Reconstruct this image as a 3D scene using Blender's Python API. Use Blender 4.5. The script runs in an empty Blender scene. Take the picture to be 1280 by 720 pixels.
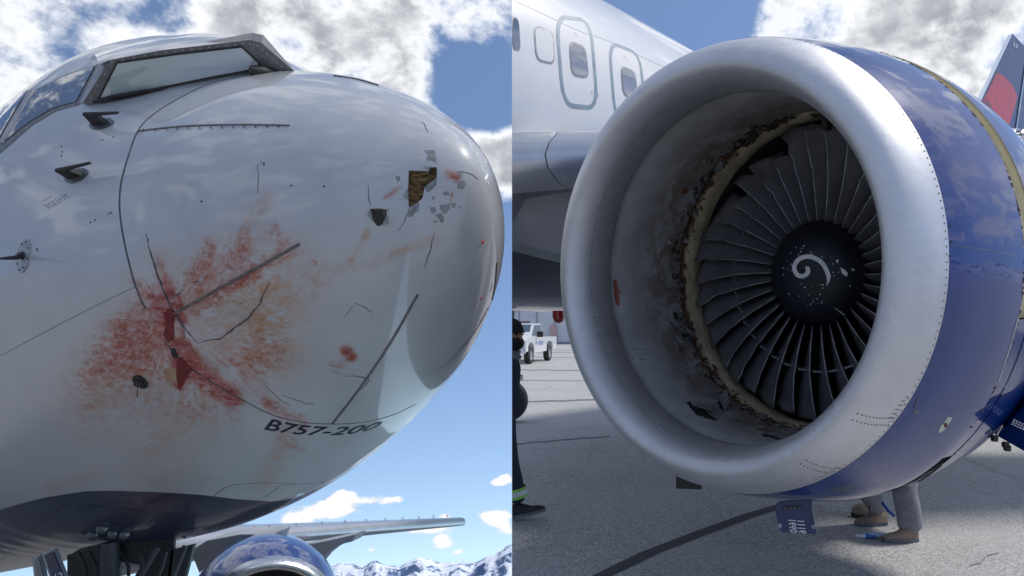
import bpy, bmesh, math, random
import numpy as np
from mathutils import Vector, Matrix, geometry
from mathutils.bvhtree import BVHTree
random.seed(7); RNG = np.random.default_rng(7)
scn = bpy.context.scene
COL = scn.collection
R = math.radians

# ------------------------------------------------------------------ camera
F, PX, PY, HC = 880.0, 800.0, 412.0, 1.65        # focal length and principal point for a 1280x720 frame
cam = bpy.data.objects.new('camera', bpy.data.cameras.new('camera')); COL.objects.link(cam)
cam.location = (0, 0, HC); cam.rotation_euler = (R(90), 0, 0)
cam.data.sensor_width = 36; cam.data.lens = 36 * F / 1280
cam.data.shift_x = -(PX - 640) / 1280; cam.data.shift_y = (PY - 360) / 1280
cam.data.clip_start = 0.05; cam.data.clip_end = 30000
scn.camera = cam
scn.view_settings.view_transform = 'Standard'; scn.view_settings.look = 'None'
scn.view_settings.gamma = 1.0; scn.view_settings.exposure = 0.82
scn.render.engine = 'CYCLES'; scn.cycles.use_denoising = True
scn.cycles.max_bounces = 8

# ------------------------------------------------------------------ sun and sky
SUN_EL, SUN_AZ = R(54), R(74)                   # azimuth measured from +Y towards +X
sd = Vector((math.sin(SUN_AZ) * math.cos(SUN_EL), math.cos(SUN_AZ) * math.cos(SUN_EL), math.sin(SUN_EL)))
sun = bpy.data.objects.new('sun', bpy.data.lights.new('sun', 'SUN')); COL.objects.link(sun)
sun.data.energy = 1.5; sun.data.angle = R(11); sun.data.color = (1.0, 0.95, 0.88)
sun.rotation_euler = sd.to_track_quat('Z', 'Y').to_euler()

def pxdir(x, y): return Vector(((x - PX) / F, 1.0, -(y - PY) / F))
world = bpy.data.worlds.new('World'); scn.world = world; world.use_nodes = True

class NT:
    """small node-tree helper"""
    def __init__(s, tree): s.t = tree; s.t.nodes.clear()
    def n(s, typ, **kw):
        nd = s.t.nodes.new(typ)
        for k, v in kw.items():
            if k.startswith('i_'):
                k = k[2:]; sock = nd.inputs[int(k)] if k.isdigit() else nd.inputs[k.replace('__', ' ')]
                if isinstance(v, bpy.types.NodeSocket): s.t.links.new(v, sock)
                else: sock.default_value = v
            else: setattr(nd, k, v)
        return nd
    def math(s, op, a, b=0.0, clamp=False):
        return s.n('ShaderNodeMath', operation=op, use_clamp=clamp, i_0=a, i_1=b).outputs[0]
    def mad(s, a, m, c): return s.n('ShaderNodeMath', operation='MULTIPLY_ADD', i_0=a, i_1=m, i_2=c).outputs[0]
    def ramp(s, v, lo, hi, a=0.0, b=1.0):
        return s.n('ShaderNodeMapRange', interpolation_type='SMOOTHSTEP', i_0=v, i_1=lo, i_2=hi, i_3=a, i_4=b).outputs[0]
    def mix(s, f, a, b):
        nd = s.n('ShaderNodeMix', data_type='RGBA')
        for i, v in ((0, f), (6, a), (7, b)):
            if isinstance(v, bpy.types.NodeSocket): s.t.links.new(v, nd.inputs[i])
            else: nd.inputs[i].default_value = v if i == 0 else (*v, 1) if len(v) == 3 else v
        return nd.outputs[2]
    def noise(s, vec, scale, detail=6, rough=.55, dist=0.0):
        return s.n('ShaderNodeTexNoise', i_Vector=vec, i_Scale=scale, i_Detail=detail, i_Roughness=rough, i_Distortion=dist).outputs[0]

def build_sky():
    w = NT(world.node_tree)
    tc = w.n('ShaderNodeTexCoord').outputs['Generated']
    d = w.n('ShaderNodeVectorMath', operation='NORMALIZE', i_0=tc).outputs[0]
    sp = w.n('ShaderNodeSeparateXYZ', i_0=d)
    z = w.math('MAXIMUM', w.mad(sp.outputs[2], 0.95, 0.37), 0.09)
    dv = w.n('ShaderNodeCombineXYZ', i_0=sp.outputs[0], i_1=sp.outputs[1], i_2=z).outputs[0]
    sky = w.n('ShaderNodeTexSky', sky_type='NISHITA', sun_disc=False, sun_elevation=SUN_EL, sun_rotation=SUN_AZ,
              altitude=1300, air_density=1.0, dust_density=0.6, ozone_density=1.5, i_Vector=dv)
    # a broken layer of cloud overhead
    st = w.n('ShaderNodeMapping', i_Vector=d, i_Scale=(1, 1, 1.25), i_Location=(.35, .1, .2)).outputs[0]
    n1 = w.noise(st, 7.0, 12, .62, .06)
    n2 = w.noise(st, 1.9, 4, .5, .1)
    f = w.math('ADD', w.math('MULTIPLY', n1, .95), w.math('MULTIPLY', n2, .22))
    f = w.math('ADD', f, w.ramp(sp.outputs[2], -.02, .15, -.30, .0))
    blobs = [(60, 60, .30, .10), (330, 20, .15, .05), (470, 70, .16, .10), (565, 25, .12, .09), (520, 120, .08, .08), (622, 195, .08, .30), (606, 110, .085, -.34), (600, 340, .14, -.3),
             (205, 20, .05, -.14), (352, 38, .05, -.13), (420, 10, .03, -.08), (1140, 40, .26, .20), (860, 15, .13, -.28)]
    for (x, y, r, a) in blobs:
        c = pxdir(x, y).normalized()
        ds = w.n('ShaderNodeVectorMath', operation='DISTANCE', i_0=d, i_1=tuple(c)).outputs['Value']
        f = w.math('ADD', f, w.ramp(ds, r, r * .1, 0.0, a))
    cover = w.ramp(f, .565, .715)
    n3 = w.noise(st, 6.5, 9, .6, .05)
    shade = w.math('MULTIPLY', w.ramp(f, .655, .82), w.ramp(n3, .32, .60))
    cl = w.mix(shade, (6.2, 6.3, 6.5), (2.3, 2.4, 2.65))
    # small fair-weather puffs low over the mountains
    ls = (1, 1, 2.1)
    lo = w.n('ShaderNodeMapping', i_Vector=d, i_Scale=ls).outputs[0]
    g = w.math('MULTIPLY', w.noise(lo, 26, 9, .62, .2), .8)
    for (x, y, r, a) in [(385, 645, .055, .42), (425, 632, .045, .40), (432, 619, .03, .36), (468, 625, .028, .34), (494, 625, .026, .34), (520, 660, .035, .32), (548, 661, .04, .34), (556, 644, .02, .3),
                         (626, 601, .03, .38), (622, 645, .04, .40), (634, 662, .03, .36), (552, 679, .026, .36), (464, 687, .014, .3), (572, 690, .014, .3)]:
        c = pxdir(x, y).normalized()
        ds = w.n('ShaderNodeVectorMath', operation='DISTANCE', i_0=lo, i_1=tuple(c[i] * ls[i] for i in range(3))).outputs['Value']
        g = w.math('ADD', g, w.ramp(ds, r, 0.0, 0.0, a))
    puff = w.ramp(g, .56, .68)
    col = w.mix(cover, sky.outputs[0], cl)
    col = w.mix(puff, col, w.mix(w.ramp(g, .74, .60), (5.9, 6.0, 6.1), (4.6, 4.8, 5.2)))
    bg = w.n('ShaderNodeBackground', i_Color=col, i_Strength=0.10)
    w.n('ShaderNodeOutputWorld', i_Surface=bg.outputs[0])
build_sky()

# ------------------------------------------------------------------ helpers
SEAM = Vector((1, (PX - 640) / F, 0)).normalized()   # the vertical plane where the two aprons meet
CAM = Vector((0, 0, HC))
def at(x, y, Y): return CAM + pxdir(x, y) * Y
def gpt(x, y, z=0.0): return at(x, y, F * (HC - z) / (y - PY))

MATS = {}
def mat(name, col, rough=.5, metal=0.0, coat=0.0, col2=None, vs=6.0, vlo=.35, vhi=.65, bump=0.0, bs=40.0, spec=.5, croug=.04, cior=1.5, rvar=0.0, emis=None, stretch=None):
    if name in MATS: return MATS[name]
    m = bpy.data.materials.new(name); m.use_nodes = True; MATS[name] = m
    t = NT(m.node_tree)
    tc = t.n('ShaderNodeTexCoord').outputs['Object']
    if stretch: tc = t.n('ShaderNodeMapping', i_Vector=tc, i_Scale=stretch).outputs[0]
    b = t.n('ShaderNodeBsdfPrincipled', i_Roughness=rough, i_Metallic=metal)
    b.inputs['Specular IOR Level'].default_value = spec
    b.inputs['Coat Weight'].default_value = coat; b.inputs['Coat Roughness'].default_value = croug; b.inputs['Coat IOR'].default_value = cior
    nz = t.noise(tc, vs, 6, .6)
    c2 = col2 or tuple(c * .8 for c in col)
    t.t.links.new(t.mix(t.ramp(nz, vlo, vhi), col, c2), b.inputs['Base Color'])
    if rvar: t.t.links.new(t.ramp(t.noise(tc, vs * 2.3, 5, .6), .3, .7, rough - rvar, rough + rvar), b.inputs['Roughness'])
    if bump:
        bp = t.n('ShaderNodeBump', i_Strength=bump, i_Distance=.01, i_Height=t.noise(tc, bs, 4, .6))
        t.t.links.new(bp.outputs[0], b.inputs['Normal'])
    if emis:
        b.inputs['Emission Color'].default_value = (*emis[0], 1); b.inputs['Emission Strength'].default_value = emis[1]
    t.n('ShaderNodeOutputMaterial', i_Surface=b.outputs[0])
    return m

def link(o, parent=None):
    COL.objects.link(o)
    if parent is not None:
        o.parent = parent
        if parent.type == 'EMPTY': o.matrix_parent_inverse = Matrix.Translation(-parent.location)
    return o
def tag(o, label=None, cat=None, group=None, kind=None):
    for k, v in (('label', label), ('category', cat), ('group', group), ('kind', kind)):
        if v: o[k] = v
    return o
def empty(name, loc):
    o = bpy.data.objects.new(name, None); o.location = loc; COL.objects.link(o); return o

class MB:
    """mesh builder"""
    def __init__(s): s.v = []; s.f = []; s.mi = []
    def add(s, V, Fc, mi=0):
        k = len(s.v); s.v += [Vector(p) for p in V]; s.f += [[i + k for i in f] for f in Fc]; s.mi += [mi] * len(Fc); return s
    def box(s, c, ax, ay, az, mi=0):
        c, ax, ay, az = map(Vector, (c, ax, ay, az))
        P = [c + i * ax + j * ay + k * az for k in (-1, 1) for j in (-1, 1) for i in (-1, 1)]
        return s.add(P, [(0, 2, 3, 1), (4, 5, 7, 6), (0, 1, 5, 4), (2, 6, 7, 3), (0, 4, 6, 2), (1, 3, 7, 5)], mi)
    def tube(s, pts, rad, n=10, mi=0, caps=True):
        pts = [Vector(p) for p in pts]; rad = [rad] * len(pts) if not hasattr(rad, '__len__') else rad
        V = []; up = None
        for i, p in enumerate(pts):
            t = (pts[min(i + 1, len(pts) - 1)] - pts[max(i - 1, 0)]).normalized()
            if up is None: up = t.orthogonal().normalized()
            up = (up - t * up.dot(t)).normalized(); w = t.cross(up)
            V += [p + rad[i] * (math.cos(2 * math.pi * k / n) * up + math.sin(2 * math.pi * k / n) * w) for k in range(n)]
        Fc = [(i * n + k, i * n + (k + 1) % n, (i + 1) * n + (k + 1) % n, (i + 1) * n + k) for i in range(len(pts) - 1) for k in range(n)]
        if caps: Fc += [tuple(range(n))[::-1], tuple((len(pts) - 1) * n + k for k in range(n))]
        return s.add(V, Fc, mi)
    def prism(s, pts, off, mi=0):
        n = len(pts); off = Vector(off); pts = [Vector(p) for p in pts]
        return s.add(pts + [p + off for p in pts], [tuple(range(n))[::-1], tuple(range(n, 2 * n))] + [(i, (i + 1) % n, n + (i + 1) % n, n + i) for i in range(n)], mi)
    def mesh(s, name):
        me = bpy.data.meshes.new(name); me.from_pydata([tuple(p) for p in s.v], [], s.f)
        me.polygons.foreach_set('material_index', s.mi); me.update(); return me
    def build(s, name, m, parent=None, smooth=False, cut=False, bevel=0.0):
        me = s.mesh(name)
        bm = bmesh.new(); bm.from_mesh(me)
        bmesh.ops.recalc_face_normals(bm, faces=bm.faces)
        if cut:
            g = bm.verts[:] + bm.edges[:] + bm.faces[:]
            r = bmesh.ops.bisect_plane(bm, geom=g, plane_co=(0, 0, 0), plane_no=SEAM, clear_inner=True)
            ce = [e for e in r['geom_cut'] if isinstance(e, bmesh.types.BMEdge)]
            if ce: bmesh.ops.holes_fill(bm, edges=ce, sides=0)
        if bevel: bmesh.ops.bevel(bm, geom=bm.edges[:], offset=bevel, segments=2, affect='EDGES', clamp_overlap=True)
        bm.to_mesh(me); bm.free()
        for mm in (m if isinstance(m, (list, tuple)) else [m]): me.materials.append(mm)
        if smooth:
            me.polygons.foreach_set('use_smooth', [True] * len(me.polygons))
            if smooth == 'auto': me.set_sharp_from_angle(angle=R(38))
        return link(bpy.data.objects.new(name, me), parent)
    def bvh(s): return BVHTree.FromPolygons(s.v, s.f)

SMOOTHN = {}
def hit(bvh, x, y):
    d = pxdir(x, y).normalized()
    p, n, i, _ = bvh.ray_cast(CAM, d)
    if p is None: return None
    if id(bvh) in SMOOTHN:                            # blend the corner normals of the face that was hit
        V, Fc, N = SMOOTHN[id(bvh)]; m = Vector()
        for v in Fc[i]: m += N[v] / ((V[v] - p).length + 1e-4)
        n = m.normalized()
    if n.dot(d) > 0: n = -n
    return p, n
def inside(P, poly):
    P = np.asarray(P, float); poly = np.asarray(poly, float); r = np.zeros(len(P), bool)
    a = poly; b = np.roll(poly, -1, 0)
    for (x1, y1), (x2, y2) in zip(a, b):
        c = ((y1 > P[:, 1]) != (y2 > P[:, 1])); 
        with np.errstate(all='ignore'): r ^= c & (P[:, 0] < (x2 - x1) * (P[:, 1] - y1) / (y2 - y1) + x1)
    return r
def resample(pts, step, closed=False):
    out = []; q = list(pts) + ([pts[0]] if closed else [])
    for a, b in zip(q[:-1], q[1:]):
        n = max(1, int(math.hypot(b[0] - a[0], b[1] - a[1]) / step))
        out += [(a[0] + (b[0] - a[0]) * i / n, a[1] + (b[1] - a[1]) * i / n) for i in range(n)]
    return out if closed else out + [tuple(q[-1])]
def smooth_line(pts, n=8):
    P = [Vector(p) for p in pts]; P = [2 * P[0] - P[1]] + P + [2 * P[-1] - P[-2]]; out = []
    for i in range(1, len(P) - 2):
        for k in range(n):
            t = k / n; a, b, c, d = P[i - 1:i + 3]
            out.append(tuple(.5 * (2 * b + (c - a) * t + (2 * a - 5 * b + 4 * c - d) * t * t + (3 * b - a - 3 * c + d) * t ** 3)))
    return out + [tuple(P[-2])]
def patch(bvh, poly, off=.003, step=6, skirt=.004, jag=0.0, mb=None, mi=0):
    """a thin plate that follows a surface: outline given in photo coordinates, laid on the surface"""
    mb = mb or MB()
    B = resample(poly, step, True)
    if jag: B = [(x + random.uniform(-jag, jag), y + random.uniform(-jag, jag)) for x, y in B]
    n = len(B); xs = [p[0] for p in B]; ys = [p[1] for p in B]
    G = [(x + step * .5 * ((j % 2)), y) for j, y in enumerate(np.arange(min(ys) + step * .5, max(ys), step)) for x in np.arange(min(xs) + step * .5, max(xs), step)]
    if G:
        ins = inside(G, B); Bn = np.array(B)
        G = [g for g, k in zip(G, ins) if k and np.hypot(*(Bn - np.array(g)).T).min() > step * .45]
    v, e, f, *_ = geometry.delaunay_2d_cdt([Vector(p) for p in B + G], [(i, (i + 1) % n) for i in range(n)], [], 1, 1e-4)
    H = [hit(bvh, p[0], p[1]) for p in v]
    last = next((h for h in H if h), None)
    if last is None: return mb
    ok = [h is not None for h in H]; H = [h or last for h in H]
    V = [h[0] + h[1] * off for h in H]; f = [t for t in f if all(ok[i] for i in t)]
    k = len(V); cnt = {}
    for t in f:
        for a, b in zip(t, t[1:] + t[:1]): cnt[(a, b)] = 1
    S = []; fx = [tuple(t) for t in f]
    if skirt:
        V += [h[0] + h[1] * (off - skirt) for h in H]
        fx += [(b, a, a + k, b + k) for (a, b) in cnt if (b, a) not in cnt]
    return mb.add(V, fx, mi)
def ribbon(bvh, line, width, height=.003, step=5, base=-.002, mb=None, mi=0, jit=0.0, taper=False):
    mb = mb or MB(); L = resample(line, step)
    if jit: L = [L[0]] + [(x + random.uniform(-jit, jit), y + random.uniform(-jit, jit)) for x, y in L[1:-1]] + [L[-1]]
    H = [h for h in (hit(bvh, *p) for p in L) if h]
    if len(H) < 2: return mb
    V = []; n = len(H)
    for i, (p, nn) in enumerate(H):
        t = (H[min(i + 1, n - 1)][0] - H[max(i - 1, 0)][0]).normalized(); s = nn.cross(t).normalized()
        wd = width * (.5 if not taper else .5 * max(.12, math.sin(math.pi * (i + .3) / n) ** .6)) * (1 + (random.uniform(-.4, .4) if jit else 0))
        V += [p - s * wd + nn * base, p - s * wd + nn * height, p + s * wd + nn * height, p + s * wd + nn * base]
    Fc = [(4 * i + a, 4 * i + 4 + a, 4 * i + 4 + (a + 1) % 4, 4 * i + (a + 1) % 4) for i in range(n - 1) for a in range(4)]
    Fc += [(0, 1, 2, 3), (4 * n - 1, 4 * n - 2, 4 * n - 3, 4 * n - 4)]
    return mb.add(V, Fc, mi)
def text_mesh(body, offset=0.0, shear=0.0):
    cu = bpy.data.curves.new('lettering', 'FONT'); cu.body = body; cu.offset = offset; cu.shear = shear; cu.resolution_u = 3
    o = bpy.data.objects.new('lettering', cu); COL.objects.link(o)
    dg = bpy.context.evaluated_depsgraph_get(); me = bpy.data.meshes.new_from_object(o.evaluated_get(dg))
    V = [tuple(v.co) for v in me.vertices]; Fc = [tuple(p.vertices) for p in me.polygons]
    bpy.data.objects.remove(o); bpy.data.curves.remove(cu); bpy.data.meshes.remove(me)
    return V, Fc
# ------------------------------------------------------------------ ground, mountains
def asphalt(name, base, dark, speck):
    m = bpy.data.materials.new(name); m.use_nodes = True; t = NT(m.node_tree)
    tc = t.n('ShaderNodeTexCoord').outputs['Object']
    vor = t.n('ShaderNodeTexVoronoi', i_Vector=tc, i_Scale=88.0).outputs['Color']
    vb = t.n('ShaderNodeSeparateColor', i_0=vor).outputs[0]
    c = t.mix(t.ramp(vb, .1, .95), dark, speck)
    n = t.noise(tc, .55, 6, .6); c = t.mix(t.math('MULTIPLY', t.ramp(n, .35, .7), .55), c, base)
    n2 = t.noise(tc, 14, 5, .65); c = t.mix(t.math('MULTIPLY', t.ramp(n2, .45, .75), .35), c, dark)
    far = t.noise(t.n('ShaderNodeMapping', i_Vector=tc, i_Scale=(.05, .4, 1)).outputs[0], 1.0, 4, .6)
    c = t.mix(t.math('MULTIPLY', t.ramp(far, .5, .75), .35), c, dark)
    oil = t.math('MULTIPLY', t.ramp(t.noise(tc, 1.7, 7, .68, .5), .62, .74), .55); c = t.mix(oil, c, (.10, .098, .095))
    ty = t.noise(t.n('ShaderNodeMapping', i_Vector=tc, i_Rotation=(0, 0, R(24)), i_Scale=(3.2, .12, 1)).outputs[0], 1.0, 5, .6); c = t.mix(t.math('MULTIPLY', t.ramp(ty, .60, .70), .22), c, (.14, .138, .135))
    b = t.n('ShaderNodeBsdfPrincipled', i_Base__Color=c, i_Roughness=.88)
    bp = t.n('ShaderNodeBump', i_Strength=.45, i_Distance=.012, i_Height=vb); t.t.links.new(bp.outputs[0], b.inputs['Normal'])
    t.n('ShaderNodeOutputMaterial', i_Surface=b.outputs[0]); return m
M_APRON = asphalt('apron_asphalt', (.51, .505, .495), (.27, .267, .263), (.64, .63, .62))
M_CONC = mat('apron_concrete', (.27, .25, .225), .9, col2=(.20, .185, .165), vs=1.2)
k = (PX - 640) / F
apron = MB().add([(0, -60, 0), (900, -60, 0), (4000, 4000, 0), (-k * 4000, 4000, 0), (0, 0, 0)], [(0, 1, 2, 3, 4)]).build('ground', M_APRON)
tag(apron, kind='structure')
SL = .367
ls = MB().add([(0, -60, 0), (0, 0, 0), (-k * 7500, 7500, -SL * 7500), (-9000, 7500, -SL * 7500), (-400, 0, 0), (-400, -60, 0)], [(0, 1, 4, 5), (1, 2, 3, 4)])
tag(ls.build('sloping_ground', asphalt('dark_asphalt', (.33, .32, .305), (.17, .165, .158), (.42, .41, .395))), kind='structure')  # darker tone keeps the bounce onto the nose low

M_TAR = mat('tar', (.055, .056, .06), .8, col2=(.085, .085, .088), vs=30, bump=.3, bs=160)
def strip(name, line, z, mt=M_TAR):
    V = []
    for (x1, y1, x2, y2) in line: V += [gpt(x1, y1, z), gpt(x2, y2, z)]
    V = [Vector((p.x, p.y, z)) for p in V]; n = len(line)
    mb = MB().add(V, [(2 * i, 2 * i + 1, 2 * i + 3, 2 * i + 2) for i in range(n - 1)])
    return mb.build(name, mt, apron, cut=True)
strip('tar_strip', [(718, 735, 744, 735), (739, 720, 763, 720), (801, 690, 821, 692), (869, 664, 885, 667), (931, 642, 945, 645), (986, 626, 998, 629)], .005)
M_CRACK = mat('crack_filler', (.12, .12, .125), .85, col2=(.2, .2, .2), vs=8)
for yy, s, wd in ((441, 0, .5), (446, .6, .6), (462, 1.2, .9), (503, -3, 1.6), (556, -8, 1.4), (437, .3, .4), (475, 1.5, .7)):
    P = [(630 + 12 * i, yy + s * i / 8 + random.uniform(-.6, .6)) for i in range(12)]
    strip('joint_seal', [(x, y - wd / 2, x, y + wd / 2) for x, y in P], .004, M_CRACK)
P = [(1215 + 11 * i + random.uniform(-4, 4), 708 - 6.5 * i + random.uniform(-3, 3)) for i in range(4)]
strip('joint_seal', [(x, y - .45, x + .3, y + .5) for x, y in P], .004, M_CRACK)

def ridge_material():
    m = bpy.data.materials.new('hazy_snow_rock'); m.use_nodes = True; t = NT(m.node_tree)
    tc = t.n('ShaderNodeTexCoord').outputs['Object']
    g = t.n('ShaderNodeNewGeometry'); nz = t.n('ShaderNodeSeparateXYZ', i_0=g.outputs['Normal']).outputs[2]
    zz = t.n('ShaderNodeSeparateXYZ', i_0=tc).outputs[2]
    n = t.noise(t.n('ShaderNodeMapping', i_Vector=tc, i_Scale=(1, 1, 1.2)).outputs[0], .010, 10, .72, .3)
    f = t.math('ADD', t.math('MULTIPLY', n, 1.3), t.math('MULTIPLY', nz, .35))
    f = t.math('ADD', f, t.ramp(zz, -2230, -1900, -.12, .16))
    c = t.mix(t.ramp(f, .97, 1.10), (.10, .17, .31), (.78, .83, .93))  # blue of the distant haze is put into the rock and snow colours
    b = t.n('ShaderNodeBsdfPrincipled', i_Base__Color=c, i_Roughness=.9)
    t.n('ShaderNodeOutputMaterial', i_Surface=b.outputs[0]); return m
M_RIDGE = ridge_material()
def ridge(name, u0, u1, topfn, basefn, depth, posfn, n=170, m=26):
    V = []; nz = RNG.random((64, 64))
    def vn(a, b):
        a, b = a % 63, b % 63; i, j = int(a), int(b); s, t = a - i, b - j; s = s * s * (3 - 2 * s); t = t * t * (3 - 2 * t)
        return (nz[i, j] * (1 - s) + nz[i + 1, j] * s) * (1 - t) + (nz[i, j + 1] * (1 - s) + nz[i + 1, j + 1] * s) * t
    for j in range(m + 1):
        w = j / m
        for i in range(n + 1):
            u = u0 + (u1 - u0) * i / n
            q = i / n * 5.5
            fb = sum(abs(vn(q * 1.3 ** o * 1.5 + 7 * o, w * 9 * 1.6 ** o + o + q * .6) - .5) * 2 / 2 ** o for o in range(1, 5)) / .94
            h = (1 - abs(2 * w - 1)) ** .8 if w < .5 else 1 - (2 * w - 1) ** 2 * 1
            V.append(posfn(u, w, basefn(u) + (topfn(u) - basefn(u)) * h * (1.12 - .70 * fb * (1 - .75 * (abs(w - .5) < .08)))))
    Fc = [(j * (n + 1) + i, j * (n + 1) + i + 1, (j + 1) * (n + 1) + i + 1, (j + 1) * (n + 1) + i) for j in range(m) for i in range(n)]
    return tag(MB().add(V, Fc).build(name, M_RIDGE, smooth='auto'), kind='structure')
PK = [(360, 716), (410, 713), (423, 709), (437, 710), (455, 713), (470, 706), (482, 711), (500, 714), (522, 703), (540, 706), (552, 711), (575, 707), (592, 710), (606, 704), (622, 697), (640, 687)]
PK = [(x, y - 3) for x, y in PK]; pkx, pky = zip(*PK)
zof = lambda y, Y: HC - (y - PY) / F * Y
ridge('mountain_range', 350, 639.6, lambda u: np.interp(u, pkx, pky), lambda u: 748.0, 0,
      lambda u, w, y: Vector(((u - PX) / F * (5200 + 1600 * w), 5200 + 1600 * w, zof(y, 5200 + 1600 * w))))
ridge('mountain_range', 0, 1, lambda u: 150 + 60 * math.sin(u * 17) + 40 * math.sin(u * 41), lambda u: -4.0, 0,
      lambda u, w, h: Vector((2400 + 500 * w - 900 * u, -2600 + 4600 * u, h)), n=120, m=14)

# ------------------------------------------------------------------ hangar behind
hb = empty('hangar', (-6, 80, 0)); tag(hb, 'white metal hangar across the apron behind the pickup truck', 'building')
M_HWALL = mat('hangar_wall', (.66, .69, .73), .6, col2=(.6, .63, .68), vs=.8)
M_HTRIM = mat('hangar_trim', (.32, .34, .38), .6)
MB().box((0, 86, 4.5), (16, 0, 0), (0, 6, 0), (0, 0, 4.5)).build('wall', M_HWALL, hb, cut=True)
for x in range(-14, 16, 2):
    MB().box((x + .3, 79.96, 4.5), (.05, 0, 0), (0, .05, 0), (0, 0, 4.5)).build('panel_joint', M_HTRIM, hb, cut=True)
MB().box((0, 79.9, .12), (15.9, 0, 0), (0, .06, 0), (0, 0, .12)).build('base_trim', M_HTRIM, hb, cut=True)
MB().box((-9.8, 79.88, 1.1), (.42, 0, 0), (0, .07, 0), (0, 0, 1.05)).build('door', mat('pink_door', (.62, .45, .42), .6), hb)
# ------------------------------------------------------------------ airliner with the struck nose
M_WIN = mat('windshield_glass', (.50, .60, .59), .10, coat=1.0, col2=(.56, .62, .66), vs=1.6, spec=1.0, croug=.02, cior=1.7)
M_WINS = mat('side_window_glass', (.16, .17, .19), .04, metal=.55, coat=1.0, vs=2, croug=.02, cior=1.8, col2=(.2, .21, .23))
M_FRAME = mat('window_frame_metal', (.15, .15, .155), .45, metal=.3, coat=.3, vs=30, col2=(.2, .2, .2))
M_FRAME2 = mat('window_post_grey', (.34, .35, .37), .4, coat=.3, vs=20)
M_BLACK = mat('black_rubber', (.012, .012, .013), .55, col2=(.03, .03, .03), vs=40)
M_SEAM = mat('seam_sealant', (.055, .058, .066), .6, col2=(.1, .1, .11), vs=25)
M_HAIR = mat('hairline_joint', (.22, .24, .27), .6)
M_STRIP = mat('diverter_strip', (.11, .10, .10), .5, metal=.4, vs=60, col2=(.2, .18, .17))
M_CHIP = mat('bare_grey_primer', (.21, .22, .225), .75, vs=50, col2=(.28, .29, .3))
M_WOOD = mat('torn_core', (.30, .19, .07), .8, col2=(.07, .045, .025), vs=26, vlo=.38, vhi=.6, bump=.9, bs=90, stretch=(1, 1, 2.5))
M_TORN = mat('torn_edge', (.30, .27, .21), .85, vs=40, col2=(.14, .13, .11))
M_BLOOD = mat('dried_blood', (.22, .012, .014), .38, col2=(.10, .006, .008), vs=25, bump=.5, bs=60)
M_NAVY = mat('navy_paint', (.010, .020, .062), .25, coat=1.0, vs=3, col2=(.012, .022, .05))
M_GEAR = mat('gear_metal', (.055, .055, .06), .55, metal=.4, vs=14)
M_LIGHTGREY = mat('light_grey_metal', (.42, .44, .46), .45, metal=.4, vs=10)

NP = dict(tip=Vector((-.9184, 3.7573, .9051 + HC)), f=Vector((.73184, -.63498, .24741)), l=Vector((.62335, .77046, .13353)), u=Vector((-.2754, .0565, .95967)))
W_, La, na, Hb, Lb, nb, Ht, Lt, nt, KK, xw, lw = 1.9727, 5.3773, .6976, 1.689, 5.0173, .5657, 1.7966, 4.0358, .7206, .4835, 1.4635, 1.2571
XR = 1.5298
def gg(x, L, n):
    xe = x * (1 + .07 / np.maximum(x, 1e-6)) ** max(0.0, 1 - .5 / n)   # rounds the very tip
    return (1 - (1 - np.clip(xe / L, 0, 1)) ** 2) ** n
def sst(t): t = np.clip(t, 0, 1); return t * t * (3 - 2 * t)
def nose_local(x, ph):
    a = W_ * gg(x, La, na); zb = -Hb * gg(x, Lb, nb); zt = Ht * gg(x, Lt, nt) + KK * sst((x - xw) / lw)
    zm = (zb + zt) / 2 * .9; c, s = np.cos(ph), np.sin(ph)
    return np.stack([x + 0 * ph, a * c, np.where(s > 0, zm + (zt - zm) * s, zm + (zm - zb) * s)], -1)
A_ = np.array([[-v for v in NP['f']], list(NP['l']), list(NP['u'])])
def to_world(L): return np.array(NP['tip']) + L @ A_
NS, NA = 400, 440
st = np.concatenate([8.0 * np.linspace(.012, 1, NS) ** 2, np.arange(8.3, 27, .6)])
k_r = int(np.argmin(abs(st - XR))); st[k_r] = XR
phs = np.linspace(0, 2 * np.pi, NA, endpoint=False)
SG, PG = np.meshgrid(st, phs, indexing='ij')
LOC = nose_local(SG, PG)
WLD0 = to_world(LOC)
def project(Wd):
    q = Wd - np.array(CAM); return np.stack([PX + F * q[..., 0] / q[..., 1], PY - F * q[..., 2] / q[..., 1]], -1)
def segd(P, pts):
    d = np.full(P.shape[:-1], 1e9)
    pts = [np.array(p, float) for p in pts]
    if len(pts) == 1: return np.linalg.norm(P - pts[0], axis=-1)
    for a, b in zip(pts[:-1], pts[1:]):
        ab = b - a; t = np.clip(((P - a) @ ab) / (ab @ ab), 0, 1)
        d = np.minimum(d, np.linalg.norm(P - (a + t[..., None] * ab), axis=-1))
    return d
WLD = to_world(LOC)
MIR = LOC * np.array([1, -1, 1]); 
PXY = project(np.where((LOC[..., 1] > 0)[..., None], to_world(MIR), WLD))      # both flanks are painted alike
PXYS = project(WLD); near = LOC[..., 1] < .35 * W_                               # the struck flank only
def field(strokes):
    o = np.zeros(PXYS.shape[:-1])
    for pts, r, a in strokes: o = np.maximum(o * .999, 0) + a * np.exp(-(segd(PXYS, pts) / r) ** 2)
    return np.clip(o, 0, 1.5) * near
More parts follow.
